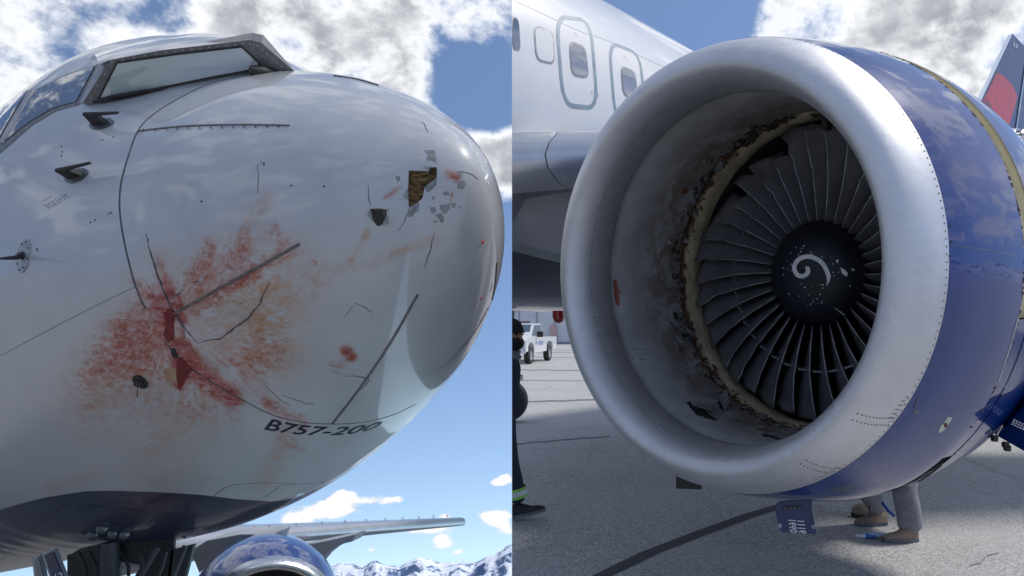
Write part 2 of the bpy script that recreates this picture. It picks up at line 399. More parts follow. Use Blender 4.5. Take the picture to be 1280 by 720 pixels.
blood = field([([(190, 325), (202, 362), (212, 400)], 9, .42), ([(203, 382), (214, 422), (226, 448)], 12, .80), ([(185, 415)], 34, .36), ([(150, 440)], 46, .42), ([(120, 462)], 34, .26), ([(185, 460)], 34, .26),
    ([(150, 400), (175, 380)], 26, .20), ([(226, 450), (250, 474), (292, 497)], 12, .75), ([(228, 440), (224, 480)], 8, .7), ([(235, 365)], 34, .36), ([(270, 335)], 46, .30), ([(310, 330)], 40, .24), ([(240, 390), (370, 312)], 12, .28),
    ([(346, 288), (352, 302)], 13, .36), ([(306, 290), (300, 312)], 14, .24), ([(262, 300), (250, 330)], 14, .22), ([(395, 328)], 9, .5), ([(270, 445)], 34, .30), ([(315, 465)], 34, .30), ([(320, 425)], 40, .22), ([(345, 440)], 24, .22),
    ([(432, 438), (440, 446)], 9, .75), ([(415, 455), (428, 460)], 8, .4), ([(560, 216), (572, 222)], 8, .6), ([(500, 234), (482, 246)], 5, .55), ([(566, 240), (564, 252)], 3, .45), ([(488, 325)], 6, .42), ([(335, 505), (380, 530)], 13, .45), ([(350, 545), (375, 560)], 16, .36),
    ([(90, 490), (110, 540)], 30, .24), ([(20, 575)], 18, .22), ([(240, 508), (290, 520)], 22, .32), ([(158, 345), (192, 372)], 12, .3), ([(190, 520)], 44, .22), ([(340, 570), (330, 600)], 16, .24)])
tan = field([([(270, 395)], 95, .42), ([(340, 330), (335, 440)], 40, .5), ([(300, 300), (330, 250)], 14, .3), ([(160, 450), (120, 500)], 50, .42), ([(230, 520), (190, 590)], 50, .35),
    ([(460, 290), (438, 325)], 5, .6), ([(475, 322), (545, 300)], 5, .5), ([(420, 336), (470, 330)], 6, .3), ([(400, 345), (390, 360)], 20, .3), ([(60, 610), (120, 592)], 8, .4), ([(355, 555), (330, 600)], 16, .35)])
lx = [-400, 0, 54, 108, 144, 198, 253, 296, 340, 380, 420, 700]; ly = [760, 637, 622, 614, 613, 615, 619, 624, 627, 622, 602, 590]  # towards the nose the navy also paints in a dark reflection
livery_reflection = (PXY[..., 1] - np.interp(PXY[..., 0], lx, ly)) / 40
livery_reflection = np.where((SG > 6), (-.55 - LOC[..., 2]) * 3, livery_reflection)
# dents: the crushed edge and the buckled skin of the radome
DENT = np.zeros(SG.shape)
for pts, r, a in (([(196, 330), (214, 400)], 16, -.022), ([(240, 400), (300, 420)], 40, -.022), ([(320, 360)], 45, .012), ([(250, 350), (300, 320)], 26, -.010), ([(222, 440), (262, 470)], 12, -.016),
                  ([(215, 258), (235, 300)], 28, -.008), ([(520, 240)], 22, -.012), ([(560, 250)], 20, -.006), ([(430, 400)], 30, -.006), ([(360, 470), (400, 500)], 26, -.008)):
    DENT += a * np.exp(-(segd(PXYS, pts) / r) ** 2) * near
DENT *= 1.7
wr_ = np.zeros(SG.shape); cr_ = np.exp(-(segd(PXYS, [(215, 400), (300, 400), (340, 370)]) / 70) ** 2) * near
for _ in range(14):
    a_ = RNG.uniform(0, np.pi); k_ = RNG.uniform(.06, .22); wr_ += np.sin(k_ * (PXYS[..., 0] * np.cos(a_) + PXYS[..., 1] * np.sin(a_)) + RNG.uniform(0, 6)) / (k_ * 30)
DENT += .0016 * wr_ * cr_
wav = .0011 * (np.sin(LOC[..., 0] * 9 + 2 * LOC[..., 1]) + np.sin(LOC[..., 2] * 11 + LOC[..., 0] * 5) + np.sin(LOC[..., 1] * 13 + 3 * LOC[..., 2])) * sst(SG / .8)
nrm = np.cross(np.roll(WLD, -1, 1) - np.roll(WLD, 1, 1), np.gradient(WLD, axis=0)); nrm /= np.linalg.norm(nrm, axis=-1)[..., None] + 1e-12
cen = to_world(np.stack([SG, 0 * SG, LOC[..., 2].mean(1, keepdims=True) + 0 * SG], -1))
nrm *= np.sign(((WLD - cen) * nrm).sum(-1))[..., None]
WLD = WLD + nrm * (DENT + wav)[..., None]
nv = WLD.reshape(-1, 3); ntot = len(st)
quads = [(i * NA + j, i * NA + (j + 1) % NA, (i + 1) * NA + (j + 1) % NA, (i + 1) * NA + j) for i in range(ntot - 1) for j in range(NA)]
tipi = len(nv); tipw = np.array(NP['tip']) + 0.002 * np.array(NP['f'])
ALLV = [Vector(p) for p in nv] + [Vector(tipw)]
tipf = [(j, tipi, (j + 1) % NA) for j in range(NA)]
NB = BVHTree.FromPolygons(ALLV, quads + tipf)
SMOOTHN[id(NB)] = (list(ALLV), quads + tipf, [Vector(p) for p in nrm.reshape(-1, 3)] + [NP['f'].copy()])

def skin_material():
    m = bpy.data.materials.new('white_aircraft_paint'); m.use_nodes = True; t = NT(m.node_tree)
    tc = t.n('ShaderNodeTexCoord').outputs['Object']
    at_ = lambda n: t.n('ShaderNodeAttribute', attribute_name=n).outputs['Fac']
    bl, tn, lv = at_('blood'), at_('tan'), at_('livery_reflection')
    n0 = t.noise(tc, 3, 6, .6); base = t.mix(t.ramp(n0, .3, .7), (.48, .495, .51), (.44, .455, .47))
    base = t.mix(t.ramp(lv, -.015, .015), base, (.010, .019, .055))
    st_ = t.n('ShaderNodeMapping', i_Vector=tc, i_Scale=(1, 1, 1.6), i_Rotation=(0, R(30), R(40))).outputs[0]
    fine = t.noise(st_, 20, 7, .62, .8); mid = t.noise(st_, 9, 6, .65, 1.2); sp = t.noise(tc, 120, 4, .7)
    rad = t.n('ShaderNodeVectorMath', operation='SUBTRACT', i_0=tc, i_1=tuple(IMPACT)).outputs[0]
    rn = t.n('ShaderNodeVectorMath', operation='NORMALIZE', i_0=rad).outputs[0]
    rl = t.n('ShaderNodeVectorMath', operation='LENGTH', i_0=rad).outputs['Value']
    sv = t.n('ShaderNodeVectorMath', operation='ADD', i_0=t.n('ShaderNodeVectorMath', operation='SCALE', i_0=rn, i_Scale=3.2).outputs[0],
             i_1=t.n('ShaderNodeCombineXYZ', i_0=t.math('MULTIPLY', rl, 2.2)).outputs[0]).outputs[0]
    streak = t.noise(sv, 4, 8, .66, 1.0)                      # smears run away from the point of impact
    q = t.math('ADD', t.math('MULTIPLY', streak, .58), t.math('ADD', t.math('MULTIPLY', fine, .28), t.math('ADD', t.math('MULTIPLY', mid, .30), t.math('MULTIPLY', sp, .04))))
    tf = t.math('MULTIPLY', t.math('MULTIPLY', tn, 1.5), t.ramp(q, .42, .74), True)
    c = t.mix(tf, base, (.43, .25, .14))
    bf = t.ramp(t.math('ADD', t.math('MULTIPLY', bl, .42), t.math('SUBTRACT', q, .62)), -.02, .30)
    bf = t.math('MULTIPLY', bf, t.ramp(bl, .03, .6, 0, 1.0)); bf = t.math('MULTIPLY', bf, t.ramp(t.math('ADD', t.math('MULTIPLY', fine, .6), t.math('MULTIPLY', sp, .4)), .34, .58, .45, .96))
    red = t.mix(t.ramp(bl, .3, 1.0), (.44, .125, .065), (.33, .034, .026))
    red = t.mix(t.math('MULTIPLY', t.ramp(t.math('ADD', t.math('MULTIPLY', sp, .5), t.math('MULTIPLY', fine, .5)), .5, .62), .75), red, (.11, .012, .012))
    c = t.mix(bf, c, red)
    # spatter of darker drops in the wet zone
    vo = t.n('ShaderNodeTexVoronoi', i_Vector=tc, i_Scale=60.0, i_Randomness=1.0).outputs['Distance']
    dr = t.math('MULTIPLY', t.ramp(vo, .26, .12), t.math('MULTIPLY', t.ramp(t.math('ADD', bl, t.math('MULTIPLY', tn, .35)), .12, .5), t.ramp(mid, .50, .62)))
    c = t.mix(dr, c, (.11, .012, .012))
    b = t.n('ShaderNodeBsdfPrincipled', i_Base__Color=c, i_Roughness=.38)
    wet = t.math('MAXIMUM', bf, tf)
    t.t.links.new(t.math('MULTIPLY', t.mad(wet, -.8, .85), t.ramp(lv, -.015, .015, 1.0, .4)), b.inputs['Coat Weight']); b.inputs['Coat Roughness'].default_value = .06; b.inputs['Coat IOR'].default_value = 1.55
    hgt = t.math('ADD', t.math('MULTIPLY', bf, fine), t.math('MULTIPLY', dr, .4))
    bp = t.n('ShaderNodeBump', i_Strength=.5, i_Distance=.006, i_Height=hgt); t.t.links.new(bp.outputs[0], b.inputs['Normal'])
    t.n('ShaderNodeOutputMaterial', i_Surface=b.outputs[0]); return m
IMPACT = hit(NB, 208, 395)[0]
M_SKIN = skin_material()

plane_a = empty('airplane', (-6.0, 9.0, -3.3))
tag(plane_a, 'white airliner with dented nose smeared red, seen from below against clouds', 'airplane')

HOLES = [[(511, 213), (536, 214), (537, 209), (546, 209), (546, 222), (538, 228), (531, 234), (528, 248), (520, 255), (511, 259), (510, 236)],
         [(463, 261), (474, 260.5), (484, 262), (483, 273), (478, 281), (472, 283), (466, 276)],
         ]
ctr = (PXYS[:-1] + PXYS[1:]) / 2; ctr = (ctr + np.roll(ctr, -1, 1)) / 2
ctr = ctr.reshape(-1, 2); qn = near[:-1].reshape(-1)
kill = np.zeros(len(quads), bool)
for h in HOLES: kill |= inside(ctr, h) & qn
hv = {}
for qi in np.nonzero(kill)[0]:
    for v in quads[qi]: hv[v] = hv.get(v, 0) + 1
pxf = PXYS.reshape(-1, 2)
for v, c in hv.items():
    if c < 4:                                     # rim of a hole: pull onto its outline
        best = None
        for h in HOLES:
            for a, b in zip(h, h[1:] + h[:1]):
                a, b = Vector(a), Vector(b); p = Vector(pxf[v]); t = max(0, min(1, (p - a).dot(b - a) / (b - a).length_squared)); q = a + (b - a) * t
                if best is None or (q - p).length < best[0]: best = ((q - p).length, q)
        hh = hit(NB, *best[1])
        if hh: ALLV[v] = hh[0]
def skin_part(name, faces, parent):
    used = sorted({v for f in faces for v in f}); ix = {v: i for i, v in enumerate(used)}
    me = bpy.data.meshes.new(name); me.from_pydata([tuple(ALLV[v]) for v in used], [], [tuple(ix[v] for v in f) for f in faces])
    for nm, arr in (('blood', blood), ('tan', tan), ('livery_reflection', livery_reflection)):
        a = me.attributes.new(nm, 'FLOAT', 'POINT'); fl = np.append(arr.reshape(-1), 0 if nm != 'livery_reflection' else -3)
        a.data.foreach_set('value', np.ascontiguousarray(fl[used], dtype=np.float32))
    bm = bmesh.new(); bm.from_mesh(me); bmesh.ops.recalc_face_normals(bm, faces=bm.faces); bm.to_mesh(me); bm.free()
    me.polygons.foreach_set('use_smooth', [True] * len(me.polygons)); me.materials.append(M_SKIN)
    return link(bpy.data.objects.new(name, me), parent)
keep = [q for q, kk in zip(quads, kill) if not kk]
radome = skin_part('radome', [q for q in keep if q[0] // NA < k_r] + tipf, plane_a)
tag(radome, 'dented white nose cap with red smears and two torn holes')
fus_a = skin_part('fuselage', [q for q in keep if q[0] // NA >= k_r], plane_a)

# torn holes: brown core set behind the skin
for h, mt in zip(HOLES, (M_WOOD, M_TORN)):
    cx, cy = np.mean(h, 0)
    big = [(cx + (x - cx) * 1.25, cy + (y - cy) * 1.25) for x, y in h]
    patch(NB, big, -.030, 4, 0).build('torn_core', mt, radome)
    mb = MB(); B = resample(h, 3, True); H = [hit(NB, *p) for p in B]; n = len(H)
    V = [a[0] + a[1] * .0005 for a in H] + [a[0] - a[1] * .032 for a in H]
    mb.add(V, [(i, (i + 1) % n, n + (i + 1) % n, n + i) for i in range(n)]); mb.build('torn_edge', M_TORN, radome)
patch(NB, [(465, 264), (474, 264), (479, 270), (476, 278), (470, 277)], -.012, 3, .01, jag=.6).build('dark_cavity', M_BLACK, radome)
for a_, b_, c_ in (((511, 259), (521, 254), (513, 266)), ((531, 234), (546, 222), (541, 234)), ((510, 236), (511, 250), (506, 246)), ((536, 214), (537, 209), (529, 209)), ((478, 281), (484, 268), (486, 279)), ((463, 261), (466, 276), (460, 268))):
    H = [hit(NB, *p) for p in (a_, b_, c_)]
    MB().prism([H[0][0] + H[0][1] * .002, H[1][0] + H[1][1] * .002, H[2][0] + H[2][1] * .016], H[0][1] * .002).build('lifted_paint', M_CHIP, radome)
# fibres in the big hole
mb = MB()
for i in range(26):
    x0, y0 = random.uniform(512, 530), random.uniform(216, 252); a = random.uniform(-.5, .3); L = random.uniform(6, 14)
    p = hit(NB, x0, y0); q = hit(NB, x0 + L * math.cos(a), y0 + L * math.sin(a))
    if p and q and inside([(x0 + L * math.cos(a), y0 + L * math.sin(a))], HOLES[0])[0]:
        mb.tube([p[0] - p[1] * .022, (p[0] + q[0]) / 2 - p[1] * .008, q[0] - q[1] * .02], random.uniform(.0015, .0035), 5)
tag(mb.build('splintered_fibre', mat('fibre', (.42, .29, .12), .8, col2=(.2, .12, .05), vs=30), radome), kind='stuff')
# flakes of missing paint
CHIPS = [[(531, 188), (543, 187), (546, 204), (541, 201), (533, 199), (536, 195)], [(494, 220), (501, 221), (500, 226), (496, 229)], [(532, 234), (545, 225), (545, 232), (537, 240), (533, 240)],
         [(573, 227), (580, 225), (583, 231), (578, 237), (571, 235)], [(512, 262), (524, 252), (523, 262), (515, 271), (509, 271)], [(537, 259), (544, 258), (546, 265), (540, 267)],
         [(549, 257), (562, 254), (563, 261), (556, 267), (551, 263)], [(544, 269), (552, 265), (556, 274), (552, 279), (548, 273)], [(564, 255), (569, 253), (570, 258), (566, 260)],
         [(553, 240), (560, 239), (563, 244), (555, 244)], [(572, 258), (578, 258), (576, 260)], [(541, 276), (548, 276), (544, 279)], [(540, 247), (544, 244), (543, 251)], [(571, 214), (578, 216), (577, 223), (573, 221)],
         [(485, 262), (487, 260), (486, 268)], [(302, 288), (303, 286), (304, 289)]]
for c in CHIPS: patch(NB, c, .0012, 1.6, .002, jag=.75).build('paint_chip', M_CHIP, radome)

# seams, diverter strips and cracks
RING = smooth_line([(318, 91), (292, 97), (259, 106), (231, 119), (196, 140), (173, 163), (157, 207), (150, 240), (151, 276), (161, 327), (175, 372), (193, 402)], 6)
ribbon(NB, RING, .011, .0015).build('radome_seam', M_SEAM, plane_a)
RING2 = smooth_line([(204, 424), (219, 442), (244, 464), (277, 485.5), (300, 498), (339, 518), (378, 527.5), (417, 530), (455.5, 527.5), (490, 519), (520, 505)], 6)
ribbon(NB, RING2, .007, .0015).build('radome_seam', M_SEAM, plane_a)
for nm, ln, w, h in (('diverter_strip', [(172, 164), (230, 158), (300, 156), (362, 157)], .012, .006), ('diverter_strip', [(218, 392), (270, 363), (330, 330), (375, 305)], .017, .009),
                     ('diverter_strip', [(415, 530), (452, 482), (490, 425), (522, 368)], .015, .008), ('diverter_strip', [(597, 430), (609, 398), (618, 360), (621, 328)], .012, .008),
                     ('diverter_strip', [(417, 95), (445, 99), (473, 107)], .012, .009)):
    ribbon(NB, smooth_line(ln, 5), w * .8, h * .7).build(nm, M_STRIP, radome)
mb = MB()
for x, y in [(180 + 14 * i, 163 - i * .6 + .02 * i * i) for i in range(13)]:
    p = hit(NB, x, y)
    if p: mb.box(p[0] + p[1] * .006, NP['f'] * .004, p[1].cross(NP['f']) * .006, p[1] * .002)
tag(mb.build('strip_button', M_BLACK, radome), kind='stuff')
CR = [([(183, 292), (187, 312), (197, 345), (212, 382), (232, 412), (248, 430)], .016), ([(248, 429), (262, 425), (275, 424), (296, 408), (310, 398), (326, 378), (329, 368), (338, 352)], .014),
      ([(213, 374), (222, 368), (230, 362)], .008), ([(322, 205), (323, 222), (322, 242)], .006), ([(326, 203), (331, 204)], .006), ([(460, 230), (461, 245), (463, 258)], .005), ([(511, 262), (505, 278), (498, 288)], .007), ([(543, 290), (538, 312), (530, 335)], .008),
      ([(443, 379), (456, 384), (466, 391)], .009), ([(441, 383), (430, 398)], .004), ([(432, 470), (446, 470), (462, 474), (457, 482), (447, 490)], .010), ([(415, 464), (428, 468)], .004), ([(575, 214), (588, 217), (598, 224)], .006), ([(528, 152), (535, 165)], .005), ([(370, 500), (385, 505), (392, 504)], .007), ([(352, 493), (372, 501)], .006), ([(330, 480), (350, 500), (365, 508)], .005)]
for ln, w in CR: ribbon(NB, ln, w * .62, .0015, 4, jit=.5, taper=True).build('crack', M_SEAM, radome)
for ln in ([(0, 445), (60, 413), (120, 382), (168, 359)], [(330, 621), (345, 612), (352, 607), (420, 602)], [(260, 626), (285, 608), (320, 604), (370, 604)], [(36, 664), (72, 638), (90, 630), (160, 637), (225, 645), (290, 645)], [(0, 700), (40, 668)]):
    ribbon(NB, smooth_line(ln, 5), .004, .001).build('panel_joint', M_HAIR if ln[0][1] < 600 else M_BLACK, fus_a)
# gore hanging from the lower seam
patch(NB, [(222, 449), (228, 447), (240, 462), (235, 472), (229, 480), (224, 489), (223, 474), (221, 460)], .006, 2.5, .007, jag=1.1).build('hanging_shred', M_BLOOD, radome)
patch(NB, [(206, 391), (213, 385), (222, 392), (216, 404), (220, 420), (212, 428), (205, 418), (208, 404)], .007, 2.5, .008, jag=1.4).build('torn_skin', M_BLOOD, radome)
patch(NB, [(219, 398), (224, 402), (231, 418), (226, 424), (217, 424)], .004, 2.2, .005, jag=1.0).build('bare_patch', mat('bare_filler', (.46, .33, .28), .7, vs=20, col2=(.30, .12, .09)), radome)
patch(NB, [(177, 386), (188, 382), (194, 398), (190, 404), (181, 400)], .0022, 2.2, .003, jag=1.0).build('bare_patch', mat('bare_filler', (.46, .33, .28), .7), fus_a)
patch(NB, [(203, 462), (212, 458), (221, 463), (221, 478), (208, 476)], .002, 2.2, .003, jag=1.0).build('bare_patch', mat('yellow_primer', (.40, .30, .17), .7, vs=20, col2=(.34, .2, .12)), fus_a)
patch(NB, [(214, 435), (219, 436), (223, 446), (219, 448), (215, 443)], .003, 3, .003, jag=.5).build('dark_gap', M_BLACK, radome)

# lettering under the nose
V, Fc = text_mesh('B757-200', .012)
xm = max(v[0] for v in V); hm = max(v[1] for v in V)
bx = [328, 350, 371, 392, 418, 441, 466]; by = [536, 540, 542.5, 543.8, 543.8, 541.8, 536.5]; tx = [338, 360, 382, 403, 430, 456, 483]; ty = [523, 528, 531.5, 533.2, 533.5, 531, 525.5]
us = [0, .17, .33, .48, .665, .83, 1]; out = []
for v in V:
    u = v[0] / xm; w = v[1] / hm
    p = hit(NB, np.interp(u, us, bx) * (1 - w) + np.interp(u, us, tx) * w, np.interp(u, us, by) * (1 - w) + np.interp(u, us, ty) * w)
    out.append(p[0] + p[1] * .0025)
MB().add(out, Fc).build('lettering', mat('navy_lettering', (.012, .018, .05), .4), plane_a)
mb = MB()
for j in range(4):
    for i in range(7 if j else 3):
        x0, y0 = 53 + j * 2.2 + i * 4.1 + random.uniform(0, 1), 255 - i * 2.15 + j * 1.9 - (4 if not j else 0)
        ribbon(NB, [(x0, y0), (x0 + random.uniform(1.8, 3.2), y0 - 1.4)], .004, .001, 2, mb=mb)
tag(mb.build('small_print', M_SEAM, plane_a), kind='stuff')

# cockpit glazing
WF = [(104, 128), (137, 75), (200, 63), (312, 50), (326, 53), (371, 91.5), (330, 92.5), (324, 90), (270, 101), (206, 112), (160, 122), (112, 131)]
WP = [(123, 124), (146, 78.5), (220, 68), (302, 58.5), (325, 80), (318, 86.5), (262, 97), (206, 108.5), (170, 115)]
def ray_t(x, y):
    h = hit(NB, x, y); return None if h is None else (h[0] - CAM).y
pA, pB = at(112, 131, ray_t(112, 131) - .012), at(324, 90, ray_t(324, 90) - .03)
GR = [(x, y) for x in range(106, 372, 6) for y in range(50, 130, 4)]; GR = [g for g, k_ in zip(GR, inside(GR, WF)) if k_]; GT = [(g, ray_t(*g)) for g in GR]
def wplane(d3): 
    pC = at(220, 66, d3); n = (pB - pA).cross(pC - pA); return n
def wpt(x, y, n, off=0.0):
    d = pxdir(x, y); return CAM + d * ((pA - CAM).dot(n) / d.dot(n) - off)
best = None
for d3 in np.arange(8.5, 3.0, -.02).tolist():               # steepest flat panel that still clears the skin
    n = wplane(d3)
    if sum(1 for g, t_ in GT if t_ is not None and wpt(*g, n).y > t_ - .004) <= len(GT) * .02: best = n; break
WN = best or wplane(4.2); WN.normalize()
if WN.y > 0: WN = -WN
def facet(poly, off, nm, m_, deep=True):
    B = [Vector(p) for p in poly]; k_ = len(B)
    f_ = [wpt(p.x, p.y, WN, off) for p in B]; b_ = []
    for p, q in zip(B, f_):
        t_ = ray_t(p.x, p.y); b_.append(at(p.x, p.y, max(q.y + .01, min(t_ + .01, q.y + .4))) if (t_ and deep) else q - WN * (.12 if deep else .012))
    return MB().add(f_ + b_, [tuple(range(k_))] + [(i, (i + 1) % k_, k_ + (i + 1) % k_, k_ + i) for i in range(k_)]).build(nm, m_, plane_a)
facet(WF, 0.0, 'windshield_frame', M_FRAME); ws = facet(WP, .006, 'windshield', M_WIN, False)
M_ROOF = mat('white_roof_paint', (.46, .47, .48), .38, coat=.85, col2=(.42, .43, .44), vs=3, croug=.06, cior=1.55)
lowe = resample([(124, 80.5), (137, 75), (200, 63), (312, 50), (326, 53), (345, 69.5), (371, 91.5)], 8); tope = [(118, 67), (150, 57), (198, 46.5), (250, 40.5), (280, 40.5), (306, 45), (324, 52.5), (346, 71), (371, 91)]
arcl = np.linspace(0, 1, len(lowe)); tl = resample(tope, 4); rows_ = []
tt_ = [tl[int(round(a_ * (len(tl) - 1)))] for a_ in arcl]
for q_, dep in ((0, -.002), (.35, .05), (.7, .18), (.92, .40), (1.0, .75)):
    rows_.append([at(a_[0] + (b_[0] - a_[0]) * q_, a_[1] + (b_[1] - a_[1]) * q_, wpt(*a_, WN).y + dep) for a_, b_ in zip(lowe, tt_)])
rows_.append([p_ + Vector((0, .6, -.12)) for p_ in rows_[-1]]); rows_.append([p_ + Vector((-.1, .9, -.5)) for p_ in rows_[-1]])
nL = len(lowe)
MB().add(sum(rows_, []), [(r_ * nL + i_, r_ * nL + i_ + 1, (r_ + 1) * nL + i_ + 1, (r_ + 1) * nL + i_) for r_ in range(len(rows_) - 1) for i_ in range(nL - 1)]).build('cockpit_roof', M_ROOF, plane_a, smooth=True)
seal = MB()
for a_, b_ in zip(WP, WP[1:] + WP[:1]): seal.tube([wpt(*a_, WN, .007), wpt(*b_, WN, .007)], .005, 6)
seal.build('window_seal', M_BLACK, ws)
for i_ in range(26):
    a_ = WF[0]; u_ = i_ / 25
    x_, y_ = np.interp(u_, [0, .12, .3, .7, .8, 1], [113, 140, 202, 310, 322, 352]), np.interp(u_, [0, .12, .3, .7, .8, 1], [122, 77.5, 65.5, 54, 57, 83])
    p_ = wpt(x_, y_, WN, .001); MB().tube([p_, p_ + WN * .002], .007, 6).build('frame_screw', M_FRAME2, ws.parent if False else plane_a)
patch(NB, [(100, 130), (113, 126), (139, 77), (124, 81)], .006, 6, .008).build('window_post', M_FRAME2, plane_a)
patch(NB, [(-20, 214), (0, 184), (24, 140), (44, 113), (84, 93), (124, 80.5), (99, 131), (70, 139), (40, 157), (0, 192)], .004, 6, .008).build('side_window_frame', M_FRAME, plane_a)
patch(NB, [(2, 181), (27, 140), (47, 114), (84, 96), (119, 84), (96, 128), (67, 136), (38, 153)], .009, 6, .007).build('side_window', M_WINS, plane_a, smooth='auto')
patch(NB, [(-30, 205), (-4, 180), (20, 138), (36, 114), (20, 122), (-30, 165)], .0085, 6, .007).build('side_window', M_WINS, plane_a, smooth='auto')
patch(NB, [(0, 180), (6, 180), (44, 113), (38, 114)], .011, 6, .008).build('window_post', M_FRAME2, plane_a)
MB().tube([wpt(x, y, WN, .02) for x, y in ((116, 127.5), (150, 121.5), (180, 115.5), (207, 109))], [.008, .016, .014, .006], 8).build('wiper', M_BLACK, plane_a, smooth='auto')
MB().tube([wpt(x, y, WN, .035) for x, y in ((134, 121.5), (160, 117.5), (184, 112.5))], [.008, .012, .007], 8).build('wiper_arm', M_BLACK, plane_a, smooth='auto')
p = (wpt(328, 87, WN, .01), WN)
MB().tube([p[0] + p[1] * .03 - NP['l'] * .07, p[0] + p[1] * .045, p[0] + p[1] * .03 + NP['l'] * .09], [.028, .042, .03], 10).build('wiper_pivot', M_BLACK, plane_a, smooth='auto')

# air data probes
def plate(name, x, y, ra, rb, mt, h=.006, n=28, roll=0.0):
    p, nn = hit(NB, x, y); t = (NP['f'] - nn * NP['f'].dot(nn)).normalized(); s = nn.cross(t)
    t, s = math.cos(roll) * t + math.sin(roll) * s, -math.sin(roll) * t + math.cos(roll) * s
    C = [p + t * ra * math.cos(2 * math.pi * i / n) + s * rb * math.sin(2 * math.pi * i / n) for i in range(n)]
    return p, nn, t, s, MB().prism([c - nn * .02 for c in C], nn * (.02 + h)).build(name, mt, plane_a)
M_PLATE = mat('probe_plate', (.16, .17, .18), .4, metal=.6)
for x, y, ex, ey in ((127, 155, 142, 137), (96, 220, 110, 205)):
    p, nn, t, s, o = plate('probe_base', x, y, .085, .045, M_PLATE)
    q = p + nn * .075 + t * .005
    mb = MB(); mb.add([p - t * .06 + s * .012, p + t * .05 + s * .012, p + t * .05 - s * .012, p - t * .06 - s * .012,
                       q - t * .05 + s * .012, q + t * .03 + s * .012, q + t * .03 - s * .012, q - t * .05 - s * .012],
                      [(0, 1, 2, 3), (4, 5, 6, 7), (0, 1, 5, 4), (1, 2, 6, 5), (2, 3, 7, 6), (3, 0, 4, 7)])
    mb.tube([q - t * .05, q + t * .07, q + t * .19], [.014, .011, .008], 12)
    mb.build('air_data_probe', M_BLACK, plane_a, smooth='auto')
p, nn, t, s, o = plate('vane_base', 176, 477, .045, .045, M_BLACK, .008)
mb = MB().tube([p + nn * .01, p + nn * .035], .018, 12)
mb.add([p + nn * .03 + t * .01, p + nn * .05 - t * .05 - s * .05, p + nn * .035 - t * .075 - s * .06, p + nn * .022 - t * .01 - s * .01], [(0, 1, 2, 3)])
mb.build('angle_vane', M_GEAR, plane_a)
p, nn, t, s, o = plate('sensor_base', 30, 320, .10, .055, M_LIGHTGREY, .006, roll=.9)
mb = MB()
for i in range(8):
    c = p + (t * .085 * math.cos(i * math.pi / 4) + s * .043 * math.sin(i * math.pi / 4)); mb.tube([c, c + nn * .009], .005, 6)
tag(mb.build('base_screw', M_BLACK, plane_a), kind='stuff')
MB().tube([p + nn * .0, p + nn * .02, at(20, 322, (p.y) - .06), at(-6, 323.5, p.y - .2)], [.03, .018, .013, .005], 10).build('sensor_needle', M_GEAR, plane_a, smooth='auto')
mb = MB()
for x, y in ((113, 278), (119, 275), (136, 267), (139, 266), (128, 175), (142, 171), (77, 183), (78, 190), (77, 195), (330, 206), (405, 233), (364, 232), (46, 311), (47, 313), (252, 252), (185, 300), (246, 352)):
    p = hit(NB, x, y)
    if p: mb.tube([p[0] - p[1] * .002, p[0] + p[1] * .0015], .006, 6)
tag(mb.build('rivet_dot', M_SEAM, plane_a), kind='stuff')
# aerial stud at the nose rim and twin red reflector studs
for x, y in ((603, 303), (601.5, 373)):
    p, nn, t, s, o = plate('red_stud', x, y, .012, .008, mat('red_stud', (.75, .03, .02), .3, coat=1), .006, 12)

# nose gear, its doors and the open bay
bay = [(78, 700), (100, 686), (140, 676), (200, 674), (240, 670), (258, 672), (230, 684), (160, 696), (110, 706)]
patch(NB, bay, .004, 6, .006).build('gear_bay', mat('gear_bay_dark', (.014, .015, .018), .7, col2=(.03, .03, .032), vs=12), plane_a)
Yg = 5.6
def bar(name, pts, r, Y, m_=M_GEAR): return MB().tube([at(x, y, Y + dy) for x, y, dy in pts], r, 10).build(name, m_, plane_a, smooth='auto')
bar('gear_strut', [(136, 678, 0), (137, 700, 0), (139, 760, 0), (141, 830, 0)], [.045, .06, .055, .05], Yg)
bar('drag_brace', [(196, 684, .2), (165, 735, .05), (142, 790, 0)], .03, Yg)
bar('drag_brace', [(232, 682, .3), (200, 760, .1), (150, 800, 0)], .022, Yg)
for x0, x1 in ((112, 122), (152, 161), (176, 172), (208, 190), (98, 108)): bar('hydraulic_line', [(x0, 690, .1), ((x0 + x1) / 2 + 4, 708, .05), (x1, 740, 0)], .012, Yg, M_BLACK)
for x, y in ((143, 662), (129, 656), (156, 663), (117, 664)):
    p = hit(NB, x, y + 2)
    MB().tube([p[0] - p[1] * .02, p[0] + p[1] * .02, p[0] + p[1] * .055, p[0] + p[1] * .062], [.04, .04, .028, .006], 14).build('gear_light', mat('lamp_housing', (.12, .125, .13), .3, metal=.6), plane_a, smooth=True)
MB().prism([at(x, y, Yg + .45) for x, y in [(84, 694), (148, 676), (150, 708), (146, 760), (84, 760)]], Vector((0, .03, 0))).build('bay_dark_plate', M_BLACK, plane_a)  # black plates added to darken the space behind the struts
MB().prism([at(x, y, Yg + .5) for x, y in [(150, 676), (218, 668), (212, 760), (176, 760), (174, 706), (150, 702)]], Vector((0, .03, 0))).build('bay_dark_plate', M_BLACK, plane_a)
def door(name, pts, Y, th, m1, m2):
    P = [at(x, y, Y) for x, y in pts]
    MB().prism(P, Vector((.0, th, 0))).build(name, m1, plane_a)
    MB().prism([at(x, y, Y - .012) for x, y in [(pts[0][0] + 3, pts[0][1] + 2), (pts[1][0] - 2, pts[1][1] + 3), (pts[2][0] - 2, pts[2][1]), (pts[3][0] + 3, pts[3][1])]], Vector((0, .010, 0))).build(name + '_face', m2, plane_a)
